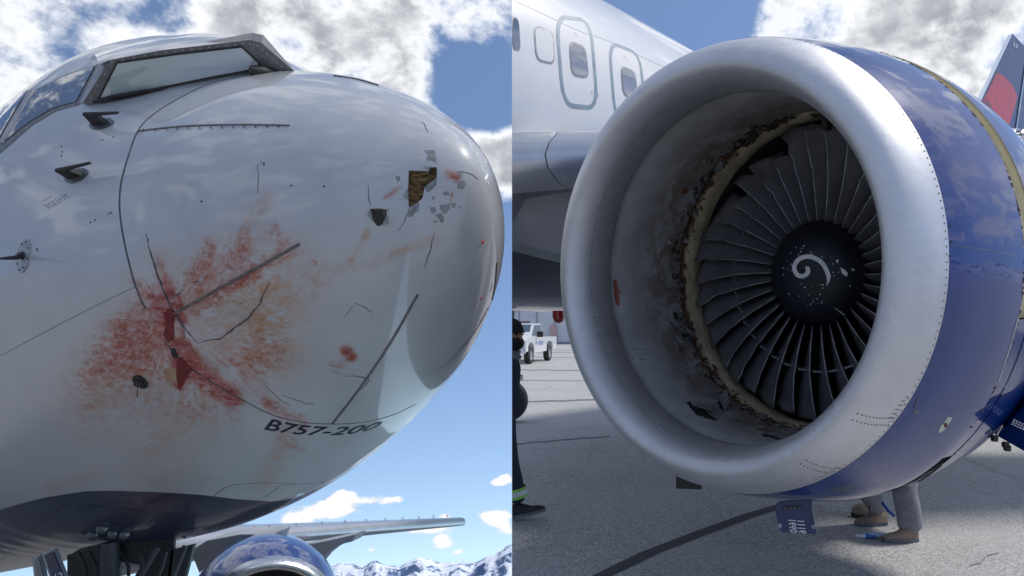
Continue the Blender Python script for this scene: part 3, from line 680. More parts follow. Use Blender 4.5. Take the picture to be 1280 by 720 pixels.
door('gear_door', [(52, 692), (68, 686), (92, 748), (72, 752)], Yg - .1, .03, M_LIGHTGREY, M_NAVY)
door('gear_door', [(40, 698), (50, 693), (62, 750), (46, 752)], Yg - .06, .03, M_LIGHTGREY, mat('door_inner_grey', (.25, .25, .25), .6))
door('gear_door', [(214, 688), (243, 680), (226, 745), (206, 752)], Yg + .5, .03, mat('door_dark', (.06, .065, .07), .5), mat('door_inner_dark', (.05, .055, .06), .6))
V, Fc = text_mesh('12', .01)
MB().add([at(66 + v[0] * 13, 727 - v[1] * 13 - v[0] * 3, Yg - .115) for v in V], Fc).build('door_number', mat('white_print', (.75, .75, .77), .5), plane_a)
for yy in (840,):
    for dx in (-22, 14):
        MB().tube([at(140 + dx, yy, Yg), at(140 + dx + 12, yy, Yg)], .36, 28).build('nose_wheel', M_BLACK, plane_a, smooth='auto')

# far wing with its engine
M_WINGA = mat('wing_silver', (.50, .52, .55), .32, metal=.55, coat=.3, vs=2, col2=(.44, .46, .5))
M_WINGU = mat('wing_grey', (.36, .38, .41), .5, vs=2)
def wing_loft(secs, parent, name, mats, cut=False):
    """secs: (leading edge point, chord direction, chord, thickness, up)"""
    prof = [(0, 0), (.006, .16), (.03, .32), (.08, .45), (.2, .55), (.4, .55), (.7, .33), (1, .03), (1, -.03), (.7, -.3), (.4, -.5), (.2, -.48), (.08, -.38), (.03, -.27), (.006, -.13)]
    V = []; n = len(prof)
    for le, cd, c, th, up in secs: V += [le + cd * (q[0] * c) + up * (q[1] * th) for q in prof]
    Fc = [(i * n + a, i * n + (a + 1) % n, (i + 1) * n + (a + 1) % n, (i + 1) * n + a) for i in range(len(secs) - 1) for a in range(n)]
    Fc += [tuple(range(n))[::-1], tuple((len(secs) - 1) * n + a for a in range(n))]
    return MB().add(V, Fc).build(name, mats, parent, smooth='auto', cut=cut)
aft = -NP['f']; aft = (aft + Vector((.05, .25, .02))).normalized()
r0, r1, r2 = at(150, 694, 13.0), at(345, 671, 17.0), at(582, 652.5, 27.0)
UP = Vector((-.1, .12, .985)).normalized()
secs = [(r0.lerp(r1, i / 4), aft, 6.2 - 1.6 * i / 4, 1.0 - .5 * i / 4, UP) for i in range(5)] + [(r1.lerp(r2, i / 5), aft, 4.6 - 2.9 * i / 5, .50 - .20 * i / 5, UP) for i in range(1, 6)]
wing_loft(secs, plane_a, 'wing', M_WINGA)
wt = r2; MB().tube([wt + Vector((-.1, 0, .05)), wt + aft * .7 + Vector((.1, 0, .06)), wt + aft * 1.7], [.08, .11, .03], 10).build('wing_tip', M_WINGU, plane_a, smooth=True)
def sheet(pts, Y, th, nm, m_): return MB().prism([at(x, y, Y) for x, y in pts], Vector((.1, th, 0))).build(nm, m_, plane_a, bevel=.01)
sheet([(372, 684), (445, 668), (440, 677), (424, 681), (412, 688), (402, 696), (394, 706), (380, 712)], 18.0, .4, 'flap_track_fairing', M_WINGU)
for i, x in enumerate(range(318, 575, 24)):
    q = r1.lerp(r2, max(0, (x - 345) / 237)) if x > 345 else r0.lerp(r1, (x - 150) / 195)
    MB().tube([q + aft * .5 + UP * .2, q + aft * .5 + UP * .27, q + aft * .6 + UP * .28], .015, 6).build('vortex_stud', M_WINGU, plane_a)
# the engine under it
ec = at(334, 785, 12.6); ax = (Vector((-.50, .86, -.08))).normalized(); eu = ax.cross(Vector((0, 0, 1))).normalized(); ev = eu.cross(ax)
def rev(prof, c, a_, u_, v_, n=64, close=False, ph0=0.0, ph1=2 * math.pi, rfun=None):
    full = abs(ph1 - ph0 - 2 * math.pi) < 1e-6; m_ = n if full else n + 1; V = []
    for s, r in prof:
        for k_ in range(m_):
            ph = ph0 + (ph1 - ph0) * k_ / n; rr = r * (rfun(s, ph) if rfun else 1)
            V.append(c + a_ * s + rr * (math.cos(ph) * u_ + math.sin(ph) * v_))
    L = len(prof)
    Fc = [(i * m_ + k_, i * m_ + (k_ + 1) % m_, (i + 1) * m_ + (k_ + 1) % m_, (i + 1) * m_ + k_) for i in range(L if close else L - 1) for k_ in range(n)]
    if close: Fc = [tuple(x % (L * m_) for x in f) for f in Fc]
    return MB().add(V, Fc)
M_BLUE = mat('royal_blue_paint', (.003, .028, .185), .35, coat=1.0, vs=2.5, col2=(.004, .031, .17), croug=.015, cior=1.43, spec=.10)
M_ALU = mat('polished_inlet_lip', (.66, .67, .69), .30, metal=1.0, vs=5, col2=(.58, .59, .61), rvar=.06, stretch=(1, 1, 1))
rev([(.35, .98), (.15, .96), (.05, .99), (0, 1.06), (.02, 1.11), (.10, 1.17), (.22, 1.21)], ec, ax, eu, ev).build('inlet_lip', M_ALU, plane_a, smooth=True)
rev([(.22, 1.213), (.6, 1.30), (1.2, 1.36), (2.2, 1.3), (3.4, 1.05)], ec, ax, eu, ev).build('engine_cowl', M_BLUE, plane_a, smooth=True)
rev([(.33, .98), (1.2, 1.0), (1.25, .3), (1.0, .02)], ec, ax, eu, ev).build('inlet_duct', mat('dark_duct', (.02, .02, .023), .6), plane_a, smooth='auto')
sheet([(238, 689), (258, 676), (300, 668), (340, 668), (330, 690), (268, 735), (250, 720)], 14.6, .6, 'engine_pylon', M_WINGU)
# ------------------------------------------------------------------ airliner with the damaged engine
plane_b = empty('airplane', (6.0, 14.0, 0)); tag(plane_b, 'white airliner with blue engine whose fan blades are broken', 'airplane')
M_WHITE = mat('white_gloss_paint', (.80, .80, .79), .3, coat=.8, vs=1.2, col2=(.76, .77, .77), croug=.06)
M_BELLY = mat('belly_grey', (.30, .315, .335), .4, coat=.5, vs=2)
M_NAVYB = mat('belly_navy', (.010, .018, .055), .3, coat=1.0, vs=2)
M_SILVER = mat('slat_silver', (.62, .63, .65), .28, metal=.75, vs=3, col2=(.56, .57, .6))
AF = R(38); fa = Vector((math.sin(AF), math.cos(AF), 0)); fn = Vector((-math.cos(AF), math.sin(AF), 0)); ZC, RF = HC + 2.12, 1.9
O = fn * 6.25 + Vector((0, 0, ZC))
def fus_pt(t, th, r=RF, dz=0.0): return O + fa * t + r * (math.cos(th) * -fn + math.sin(th) * Vector((0, 0, 1))) + Vector((0, 0, dz))
tt = [-3 + i * .5 for i in range(58)] + [26.5 + i for i in range(1, 15)]
def rad_t(t): return RF if t < 26 else RF * (1 - ((t - 26) / 15) ** 1.6 * .86)
def dz_t(t): return 0 if t < 26 else (RF - rad_t(t)) * .75
NTH = 96
def belt(th0, th1, n, name, m_):
    V = [fus_pt(t, th0 + (th1 - th0) * j / n, rad_t(t), dz_t(t)) for t in tt for j in range(n + 1)]
    Fc = [(i * (n + 1) + j, i * (n + 1) + j + 1, (i + 1) * (n + 1) + j + 1, (i + 1) * (n + 1) + j) for i in range(len(tt) - 1) for j in range(n)]
    return MB().add(V, Fc)
def zang(z): return math.asin(z / RF)
cuts = [zang(-1.34), zang(-.55)]
fus_b = belt(cuts[1], math.pi - cuts[1], 60, '', 0).build('fuselage', M_WHITE, plane_b, smooth=True, cut=True)
for a, b in ((cuts[0], cuts[1]), (math.pi - cuts[1], math.pi - cuts[0])): belt(a, b, 10, '', 0).build('lower_fuselage', M_BELLY, plane_b, smooth=True, cut=True)
belt(math.pi - cuts[0], 2 * math.pi + cuts[0], 24, '', 0).build('belly', M_NAVYB, plane_b, smooth=True, cut=True)
FB = belt(0, 2 * math.pi, 96, '', 0).bvh()
M_OUTL = mat('door_outline', (.30, .38, .45), .45, vs=12); M_WFR = mat('window_surround', (.36, .37, .39), .35, metal=.5)
M_PANE = mat('cabin_window', (.20, .24, .30), .05, metal=.5, coat=1, croug=.02, cior=1.8, vs=3, col2=(.26, .28, .33))
M_LINE = mat('skin_joint', (.45, .48, .5), .5)
def rrect(c, n=6):
    """rounded outline through four corners (photo coordinates)"""
    out = []; k_ = len(c)
    for i in range(k_):
        p0, p, p1 = Vector(c[i - 1]), Vector(c[i]), Vector(c[(i + 1) % k_]); a = p.lerp(p0, .30); b = p.lerp(p1, .30)
        out += [tuple((1 - s) ** 2 * a + 2 * s * (1 - s) * p + s * s * b) for s in [j / n for j in range(n + 1)]]
    return out
def grow(c, k_):
    m_ = sum((Vector(p) for p in c), Vector((0, 0))) / len(c); return [tuple(m_ + (Vector(p) - m_) * k_) for p in c]
def cabin_window(c, nm='cabin_window', pane=M_PANE):
    o = patch(FB, rrect(grow(c, 1.13)), .004, 4, .008).build(nm, M_WFR, plane_b)
    patch(FB, rrect(c), .0065, 4, .004).build('pane', pane, o, smooth='auto')
cabin_window([(712, 53), (731, 60), (735, 96), (715, 93)]); cabin_window([(776.5, 84), (793, 91), (797, 124), (779, 118)]); cabin_window([(641, 21), (648, 26), (650, 62), (641, 60)])
cabin_window([(668, 34), (690, 40), (692, 79), (671, 74)], 'blanked_window', M_WHITE)
def outline(c, w, nm): ribbon(FB, rrect(c) + [rrect(c)[0]], w, .002, 4).build(nm, M_OUTL, plane_b)
outline([(695, 20), (738, 26), (747, 136), (704, 131)], .042, 'exit_outline'); outline([(761, 52), (800, 68), (807, 150), (769, 150)], .042, 'exit_outline')
ribbon(FB, smooth_line([(642, 1), (680, 18), (722, 38), (760, 51), (800, 70), (850, 93)], 4), .008, .0015).build('skin_joint', M_LINE, plane_b)
mb = MB()
for x, y in ((740, 114), (740, 118), (747, 117), (747, 121), (739, 116), (748, 119)):
    p = hit(FB, x, y); mb.tube([p[0], p[0] + p[1] * .002], .006, 6)
tag(mb.build('latch_dot', M_WFR, plane_b), kind='stuff')
for x, y in ((720, 43), (782, 72)):
    p = hit(FB, x, y); V, Fc = text_mesh('^'); 
    ribbon(FB, [(x - 3, y + 3), (x - 1, y - 3), (x + 2, y + 4)], .006, .001, 2).build('exit_mark', M_LINE, plane_b)
# red beacon below the belly
p = at(698, 397, 6.2); MB().tube([p + Vector((0, 0, .06)), p + Vector((0, 0, .0)), p - Vector((0, 0, .035)), p - Vector((0, 0, .05))], [.055, .055, .04, .01], 14).build('red_beacon', mat('red_lens', (.35, .008, .012), .15, coat=1), plane_b, smooth='auto')

# wing
wl, wr = at(655, 195, 5.75), at(1262, 168, 6.5); wd = (wr - wl)
le0 = wl - wd * .12; WUP = Vector((0, 0, 1))
wing_loft([(le0 + wd * q, fa, 5.8 - 1.1 * q, .54 - .36 * min(q, 1.3), WUP) for q in (0, .3, .6, .9, 1.3, 1.8, 2.6, 3.6)], plane_b, 'wing', M_BELLY, cut=True)
def slat(q0, q1, name):
    prof = [(.55, .30), (.3, .285), (.1, .23), (0, .12), (-.05, 0), (-.02, -.12), (.1, -.23), (.22, -.27)]
    V = [le0 + wd * q + fa * s * 1.0 + WUP * z * (1 - .58 * min(q, 1.2)) for q in (q0, (q0 + q1) / 2, q1) for s, z in prof]; n = len(prof)
    V += [le0 + wd * q + fa * (s + .03) + WUP * z * .93 * (1 - .58 * min(q, 1.2)) for q in (q0, (q0 + q1) / 2, q1) for s, z in prof]
    Fc = [(i * n + j, i * n + j + 1, (i + 1) * n + j + 1, (i + 1) * n + j) for i in (0, 1, 3, 4) for j in range(n - 1)]
    Fc += [(j, j + 1, 3 * n + j + 1, 3 * n + j) for j in range(n - 1)] + [(2 * n + j, 2 * n + j + 1, 5 * n + j + 1, 5 * n + j) for j in range(n - 1)]
    return MB().add(V, Fc).build(name, M_SILVER, plane_b, smooth='auto', cut=True)
slat(-.02, .165, 'leading_edge_slat'); slat(.168, .5, 'leading_edge_slat'); slat(.86, 1.135, 'leading_edge_slat'); slat(1.15, 1.9, 'leading_edge_slat')
MB().tube([at(1240, 186, 6.6), at(1262, 190, 6.5), at(1290, 196, 6.4)], [.10, .16, .17], 14).build('slat_track_housing', M_SILVER, plane_b, smooth='auto')
MB().prism([at(630, 300, 6.3), at(740, 327, 6.3), at(740, 236, 6.2), at(630, 238, 6.2)], fn * .35).build('wing_body_fairing', M_BELLY, plane_b, cut=True)

# vertical tail
M_TN = mat('tail_navy', (.022, .055, .16), .5, coat=.15, vs=1); M_TR = mat('tail_red', (.52, .03, .055), .5, coat=.15, vs=1); M_TD = mat('tail_dark_red', (.17, .02, .05), .5, coat=.15, vs=1)
def finp(x, y, off=0.0):
    d = pxdir(x, y); return CAM + d * ((6.25 - off) / fn.dot(d))
def tail(pts, nm, m_, off, th): return MB().prism([finp(x, y, off) for x, y in pts], fn * th).build(nm, m_, vt)
vt = MB().prism([finp(x, y) for x, y in [(1209, 166), (1266, 42), (1288, 66), (1300, 166)]], fn * .08).build('vertical_tail', M_TN, plane_b)
tail([(1203, 166), (1207.5, 166), (1265.5, 42.5), (1262.5, 43)], 'leading_edge', M_WHITE, .02, .06)
tail([(1210, 165), (1246.6, 91)] + smooth_line([(1252, 93.5), (1257, 97), (1266, 108), (1272, 121)], 4) + [(1259, 165)], 'red_panel', M_TR, .02, .015)
tail([(1210, 165), (1233, 123)] + smooth_line([(1237, 129), (1241, 136), (1243, 150), (1242, 165)], 3), 'dark_red_panel', M_TD, .04, .015)
tail([(1282, 80), (1284, 80), (1271, 166), (1269, 166)], 'rudder_joint', M_NAVYB, .045, .015)
V, Fc = text_mesh('63', .01)
MB().add([finp(1266 + v[0] * 6 + v[1] * 1.0, 57 - v[1] * 7 + v[0] * 4, .03) for v in V], Fc).build('fin_number', mat('white_print', (.75, .75, .77), .5), vt)

# main wheel seen behind the worker
mw = at(633, 500, 12.6); mw.z = .38
wa = Vector((.97, .2, 0)).normalized(); wu = Vector((0, 0, 1)); wv = wa.cross(wu)
rev([(-.12, .20), (-.16, .26), (-.16, .33), (-.12, .37), (.0, .38), (.12, .37), (.16, .33), (.16, .26), (.12, .20)], mw, Vector((.2, .97, 0)), Vector((.97, -.2, 0)), wu, 40).build('main_wheel', M_BLACK, plane_b, smooth=True, cut=True)
rev([(-.10, .24), (-.08, .12), (-.13, .1), (-.13, .01)], mw, Vector((.2, .97, 0)), Vector((.97, -.2, 0)), wu, 24).build('wheel_hub', M_GEAR, plane_b, smooth='auto', cut=True)
MB().tube([mw, mw + Vector((0, .2, .7)), mw + Vector((0, .3, 1.9))], [.07, .08, .1], 12).build('gear_leg', M_GEAR, plane_b, smooth='auto', cut=True)

# ---------------------------------------------------------------- engine
EC = Vector((.2842, 3.6818, .3124 + HC)); ya, pe = .7595, .0419
EA = Vector((math.sin(ya) * math.cos(pe), math.cos(ya) * math.cos(pe), math.sin(pe))); EU = Vector((math.cos(ya), -math.sin(ya), 0)); EV = EU.cross(EA)
def ept(s, r, ph): return EC + EA * s + r * (math.cos(ph) * EU + math.sin(ph) * EV)
def cat(pts, n=5): return smooth_line(pts, n)
LIP = cat([(.315, .968), (.22, .962), (.13, .970), (.06, .992), (.015, 1.02), (0, 1.055), (.012, 1.092), (.05, 1.135), (.12, 1.178), (.227, 1.2156)], 5)
lip_mb = rev(LIP, EC, EA, EU, EV, 160)
def lip_material():
    m = bpy.data.materials.new('brushed_inlet_lip'); m.use_nodes = True; t = NT(m.node_tree)
    tc = t.n('ShaderNodeTexCoord').outputs['Object']
    n1 = t.noise(tc, 2.5, 7, .65); n2 = t.noise(t.n('ShaderNodeMapping', i_Vector=tc, i_Scale=(1, 1, 1)).outputs[0], 22, 8, .7); n3 = t.noise(tc, 160, 3, .6)
    c = t.mix(t.ramp(n1, .3, .7), (.68, .69, .715), (.60, .61, .64)); c = t.mix(t.math('MULTIPLY', t.ramp(n2, .5, .75), .35), c, (.86, .87, .9)); c = t.mix(t.math('MULTIPLY', t.ramp(n2, .28, .4, 1, 0), .3), c, (.55, .56, .58))
    b = t.n('ShaderNodeBsdfPrincipled', i_Base__Color=c, i_Metallic=.92)
    t.t.links.new(t.ramp(t.math('ADD', t.math('MULTIPLY', n2, .6), t.math('MULTIPLY', n1, .4)), .3, .7, .46, .62), b.inputs['Roughness'])
    bp = t.n('ShaderNodeBump', i_Strength=.12, i_Distance=.004, i_Height=t.math('ADD', n3, t.math('MULTIPLY', n2, 2.0))); t.t.links.new(bp.outputs[0], b.inputs['Normal'])
    t.n('ShaderNodeOutputMaterial', i_Surface=b.outputs[0]); return m
lip = lip_mb.build('inlet_lip', lip_material(), plane_b, smooth=True)
def dots(rows, parent, r=.0042, m_=M_SEAM, name='rivet'):
    mb = MB()
    for fn_, n_, lo, hi in rows:
        for i in range(n_):
            ph = lo + (hi - lo) * i / n_; p, nn = fn_(ph)
            t = nn.orthogonal().normalized(); s = nn.cross(t)
            mb.add([p + nn * .0012 + r * (math.cos(a * math.pi / 3) * t + math.sin(a * math.pi / 3) * s) for a in range(6)], [(0, 1, 2, 3, 4, 5)])
    return tag(mb.build(name, m_, parent), kind='stuff')
def on_prof(prof, s0, inner):
    P = [p for p in prof]; k_ = len(P) // 2
    idx = range(len(P) - 1)
    best = None
    for i in idx:
        a, b = P[i], P[i + 1]; isin = (a[1] + b[1]) / 2 < 1.055
        if isin != inner: continue
        if min(a[0], b[0]) <= s0 <= max(a[0], b[0]): 
            f_ = (s0 - a[0]) / (b[0] - a[0] + 1e-9); r_ = a[1] + (b[1] - a[1]) * f_; d = (b[0] - a[0], b[1] - a[1]); best = (r_, d); break
    r_, d = best; L = math.hypot(*d); ns, nr = -d[1] / L, d[0] / L
    if (nr > 0) == inner: ns, nr = -ns, -nr
    return lambda ph: (ept(s0, r_, ph), (EA * ns + nr * (math.cos(ph) * EU + math.sin(ph) * EV)).normalized())
TP = 2 * math.pi
rows = [(on_prof(LIP, .15, True), 200, 0, TP), (on_prof(LIP, .295, True), 230, 0, TP), (on_prof(LIP, .212, False), 230, 0, TP)]
for a0 in (-1.02, -.985, -.70, -.665):
    for s_ in np.arange(.03, .21, .016).tolist(): rows.append((on_prof(LIP, s_, False), 1, a0 + .12 * s_, a0 + 1))
for i in range(5): rows.append((on_prof(LIP, .195 - .014 * (i % 2), False), 3, -1.10 + .03 * i, -1.02 + .03 * i)); rows.append((on_prof(LIP, .195 - .014 * (i % 2), False), 3, -.66 + .02 * i, -.6 + .02 * i))
dots(rows, lip)

def barrel_material():
    m = bpy.data.materials.new('acoustic_liner'); m.use_nodes = True; t = NT(m.node_tree)
    tc = t.n('ShaderNodeTexCoord').outputs['Object']
    n1 = t.noise(tc, 3.2, 7, .65); n2 = t.noise(tc, 26, 7, .7); n4 = t.noise(tc, 7, 6, .7, .6)
    ax_ = t.n('ShaderNodeVectorMath', operation='DOT_PRODUCT', i_0=tc, i_1=tuple(EA)).outputs['Value']
    s_ = t.math('SUBTRACT', ax_, EC.dot(EA))
    c = t.mix(t.ramp(n1, .3, .7), (.40, .405, .41), (.27, .275, .28))
    c = t.mix(t.math('MULTIPLY', t.ramp(n2, .55, .8), .4), c, (.45, .46, .47))
    br = t.math('MULTIPLY', t.ramp(s_, .50, .85), t.ramp(n4, .36, .56)); c = t.mix(t.math('MULTIPLY', br, .72), c, (.15, .098, .07))
    c = t.mix(t.math('MULTIPLY', t.ramp(n2, .66, .72), t.ramp(n1, .45, .6)), c, (.5, .5, .5))
    b = t.n('ShaderNodeBsdfPrincipled', i_Base__Color=c, i_Roughness=.45, i_Metallic=.15)
    bp = t.n('ShaderNodeBump', i_Strength=.25, i_Distance=.004, i_Height=n2); t.t.links.new(bp.outputs[0], b.inputs['Normal'])
    t.n('ShaderNodeOutputMaterial', i_Surface=b.outputs[0]); return m
M_BAR = barrel_material()
bar_prof = [(.316, .966), (.33, .978), (.38, .982), (.40, .972), (.55, .974), (.8, .985), (1.0, .995), (1.06, .998)]
bar_mb = rev(bar_prof, EC, EA, EU, EV, 160); barrel = bar_mb.build('inlet_barrel', M_BAR, plane_b, smooth='auto')
M_CREAM = mat('cream_rub_strip', (.56, .48, .33), .7, col2=(.36, .30, .19), vs=9, bump=.3, bs=40)
M_RUST = mat('torn_rust', (.16, .075, .035), .9, col2=(.06, .035, .025), vs=40, bump=.8, bs=60)
M_SHRED = mat('shredded_metal', (.35, .36, .37), .45, metal=.6, vs=20, col2=(.2, .2, .21))
rev([(1.055, 1.03), (1.10, 1.035), (1.14, 1.03)], EC, EA, EU, EV, 120, rfun=lambda s, p_: 1 + .004 * math.sin(31 * p_) * math.sin(7 * p_)).build('torn_channel', M_RUST, plane_b)
rev([(1.135, 1.04), (1.136, 1.005), (1.155, .998), (1.295, .996), (1.305, 1.0), (1.31, 1.02)], EC, EA, EU, EV, 140, rfun=lambda s, p_: 1 + .003 * math.sin(23 * p_ + 9 * s)).build('rub_strip', M_CREAM, plane_b, smooth='auto')
rev([(1.30, 1.002), (1.7, .985), (2.3, .96)], EC, EA, EU, EV, 96).build('fan_case', mat('fan_case_dark', (.05, .052, .058), .55, metal=.3, vs=8), plane_b, smooth=True)
def flakes(n_, ph0, ph1, s0, s1, r0, m_, size, name, lift=.03):
    mb = MB()
    for i in range(n_):
        ph = random.uniform(ph0, ph1); s = random.uniform(s0, s1); p = ept(s, r0 - random.uniform(0, lift), ph); a = EA; b = (-math.sin(ph) * EU + math.cos(ph) * EV); c = (math.cos(ph) * EU + math.sin(ph) * EV)
        z = size * random.uniform(.4, 1.3); q = random.uniform(-.9, .9)
        V = [p + a * z * random.uniform(-.5, -.2) + b * z * random.uniform(-.6, 0) - c * q * z * .3, p + a * z * random.uniform(.2, .6) - b * z * .3, p + a * z * .4 + b * z * random.uniform(.2, .7) - c * q * z * .7, p - a * z * .3 + b * z * .5 - c * q * z * .2]
        V += [v + c * .004 for v in V]
        mb.add(V, [(0, 1, 2, 3), (4, 7, 6, 5), (0, 4, 5, 1), (1, 5, 6, 2), (2, 6, 7, 3), (3, 7, 4, 0)])
    return tag(mb.build(name, m_, plane_b), kind='stuff')
flakes(520, R(95), R(285), 1.03, 1.125, 1.01, M_RUST, .028, 'rusty_debris', .035)
flakes(150, R(90), R(290), .96, 1.07, .996, M_SHRED, .03, 'shredded_lining', .018)
flakes(60, R(100), R(290), .95, 1.06, .994, mat('dark_tear', (.03, .026, .024), .8), .045, 'dark_tear', .012)
flakes(46, R(120), R(285), .86, 1.08, .996, M_SHRED, .075, 'torn_liner_strip', .012)
flakes(26, R(120), R(285), .80, 1.04, .994, M_RUST, .06, 'torn_liner_strip', .008)
flakes(70, R(20), R(120), 1.0, 1.12, 1.0, mat('dark_tear', (.03, .026, .024), .8), .06, 'dark_tear', .03)

EB = BVHTree.FromPolygons(bar_mb.v + lip_mb.v, bar_mb.f + [[i + len(bar_mb.v) for i in f] for f in lip_mb.f])
M_HOLE = mat('black_hole', (.006, .006, .007), .9)
for poly in ([(857, 503), (862, 501), (866, 508), (880, 512), (893, 522), (896, 527), (886, 524), (870, 518)], [(952, 544), (958, 543), (978, 548), (970, 550)], [(895, 494), (899, 499), (905, 514), (900, 510)]):
    patch(EB, poly, .002, 4, .003, jag=.8).build('tear', M_HOLE, barrel)
def flap(poly, lifts, nm, m_):
    H = [hit(EB, *p) for p in poly]; H = [h for h in H if h]
    if len(H) < 3: return
    V = [h[0] + h[1] * l for h, l in zip(H, lifts)]
    MB().prism(V, H[0][1] * .003).build(nm, m_, barrel)
flap([(866, 508), (880, 508), (889, 509), (897, 526), (886, 518)], [.003, .02, .05, .008, .03], 'bent_flap', M_SHRED)
flap([(835, 402), (846, 404), (868, 412), (864, 424), (846, 418)], [.003, .03, .055, .04, .012], 'bent_flap', M_SHRED)
flap([(898, 495), (903, 492), (910, 508), (906, 515)], [.003, .04, .04, .003], 'bent_flap', M_SHRED)
flap([(914, 519), (922, 521), (925, 528), (917, 525)], [.003, .01, .02, .003], 'bent_flap', M_SHRED)
for ln in ([(782, 442), (838, 444)], [(786, 448), (830, 452)], [(790, 436), (832, 438)]): ribbon(EB, ln, .012, .001, 6).build('scratch', mat('pale_scratch', (.33, .33, .34), .6), barrel)
patch(EB, [(766.5, 352), (770, 349), (775, 368), (774, 383), (770, 380), (767.5, 366)], .0015, 3, .002, jag=.8).build('red_smear', mat('red_smear', (.24, .06, .04), .7, vs=30), barrel)
for i in range(26):
    x, y = random.uniform(800, 880), random.uniform(230, 470); L = random.uniform(4, 14)
    if hit(EB, x, y): ribbon(EB, [(x, y), (x - L * .15 + random.uniform(-1, 1), y + L * .6), (x + random.uniform(-2, 2), y + L)], .005, .001, 3, jit=.5, taper=True).build('scratch', mat('pale_scratch', (.33, .33, .34), .6), barrel)

# fan
M_BLADE = mat('fan_blade_titanium', (.15, .155, .175), .42, metal=.45, col2=(.20, .205, .225), vs=7, rvar=.08)
M_EDGE = mat('blade_edge', (.32, .33, .35), .4, metal=.7, col2=(.18, .18, .2), vs=12)
M_SPIN = mat('spinner_black', (.008, .011, .019), .4, coat=.1, croug=.2, col2=(.012, .015, .022), vs=5, spec=.25)
fan = rev([(1.33, .345), (1.37, .36), (1.60, .37), (1.62, .05)], EC, EA, EU, EV, 64).build('fan_hub', M_SPIN, plane_b, smooth='auto')
sp_prof = [(1.095 + .285 * (i / 20) ** 1.9, .368 * math.sin(i / 20 * math.pi / 2) ** .95) for i in range(1, 21)]
sp_mb = rev([(1.094, .002)] + sp_prof, EC, EA, EU, EV, 72); SB = sp_mb.bvh()
spin = sp_mb.build('spinner', M_SPIN, plane_b, smooth=True)
NBL = 36
ws_ = [-.5, -.475, -.25, 0, .25, .5]
for b_ in range(NBL):
    ph0 = TP * b_ / NBL + random.uniform(-.006, .006); deg = math.degrees(ph0)
    broken = 98 < deg < 132
    rt = random.uniform(.82, .95) if broken else random.uniform(.962, .985)
    if 132 <= deg <= 142: rt = random.uniform(.86, .95)
    mb = MB(); nq = 13; V = []
    bend = random.uniform(-.02, .02); nick = {random.randint(6, nq - 2): random.uniform(.2, .6) for _ in range(random.randint(0, 2))}
    for i in range(nq):
        for j, w in enumerate(ws_):
            q = i / (nq - 1)
            rmax = rt - (random.uniform(0, .035) if i == nq - 1 else 0) - (.03 * max(0, -w) if not broken else random.uniform(0, .04) * (i == nq - 1))
            r = .34 + (rmax - .34) * q; qq = (r - .34) / .63
            sg = R(24 + 40 * qq); c = .185 + .085 * qq
            ww = w
            if i in nick and j < 2: ww = w + .12 * nick[i]
            axl = 1.325 - .095 * qq + ww * c * math.cos(sg); tg = ww * c * math.sin(sg) + .02 * (.25 - ww * ww) * 1.2 + bend * qq ** 3 + (random.uniform(-.004, .004) if q > .7 else 0)
            V.append(ept(axl, r, ph0 - tg / max(r, .2) + .10 * qq * qq))
    n = len(ws_); Fc = [(i * n + j, i * n + j + 1, (i + 1) * n + j + 1, (i + 1) * n + j) for i in range(nq - 1) for j in range(n - 1)]
    mi = [1 if j == 0 and i > 1 else 0 for i in range(nq - 1) for j in range(n - 1)]
    for f_, m_ in zip(Fc, mi): mb.f.append(list(f_)); mb.mi.append(m_)
    mb.v = V
    # part-span damper
    r = .64; qq = (r - .34) / .63
    if rt > .7:
        c0 = ept(1.278, r, ph0 + .10 * qq * qq); td = -math.sin(ph0) * EU + math.cos(ph0) * EV; rd = math.cos(ph0) * EU + math.sin(ph0) * EV
        mb.box(c0, td * .045 + EA * .028, rd * .004, EA * .022 - td * .012, 0)
    o = mb.build('fan_blade', [M_BLADE, M_EDGE], fan, smooth='auto')
    so = o.modifiers.new('thickness', 'SOLIDIFY'); so.thickness = .009; so.offset = 0
# stator vanes and the splitter ring behind the fan
M_VANE = mat('stator_grey', (.10, .105, .115), .5, metal=.5, vs=9)
stat = rev([(1.75, .60), (1.745, .615), (1.80, .62), (1.86, .615), (1.86, .60), (1.75, .60)], EC, EA, EU, EV, 72).build('splitter_ring', mat('splitter', (.09, .095, .10), .5, metal=.4), plane_b, smooth='auto')
for i in range(44):
    ph = TP * (i + .5) / 44
    V = [ept(1.78 + ds, r, ph + dp) for r in (.37, .98) for ds, dp in ((0, 0), (.14, .035), (.142, .045), (.004, .012))]
    MB().add(V, [(0, 1, 5, 4), (1, 2, 6, 5), (2, 3, 7, 6), (3, 0, 4, 7)]).build('stator_vane', M_VANE, stat)
rev([(2.05, .02), (2.05, 1.0)], EC, EA, EU, EV, 48).build('duct_back', mat('duct_black', (.010, .010, .012), .9), plane_b)
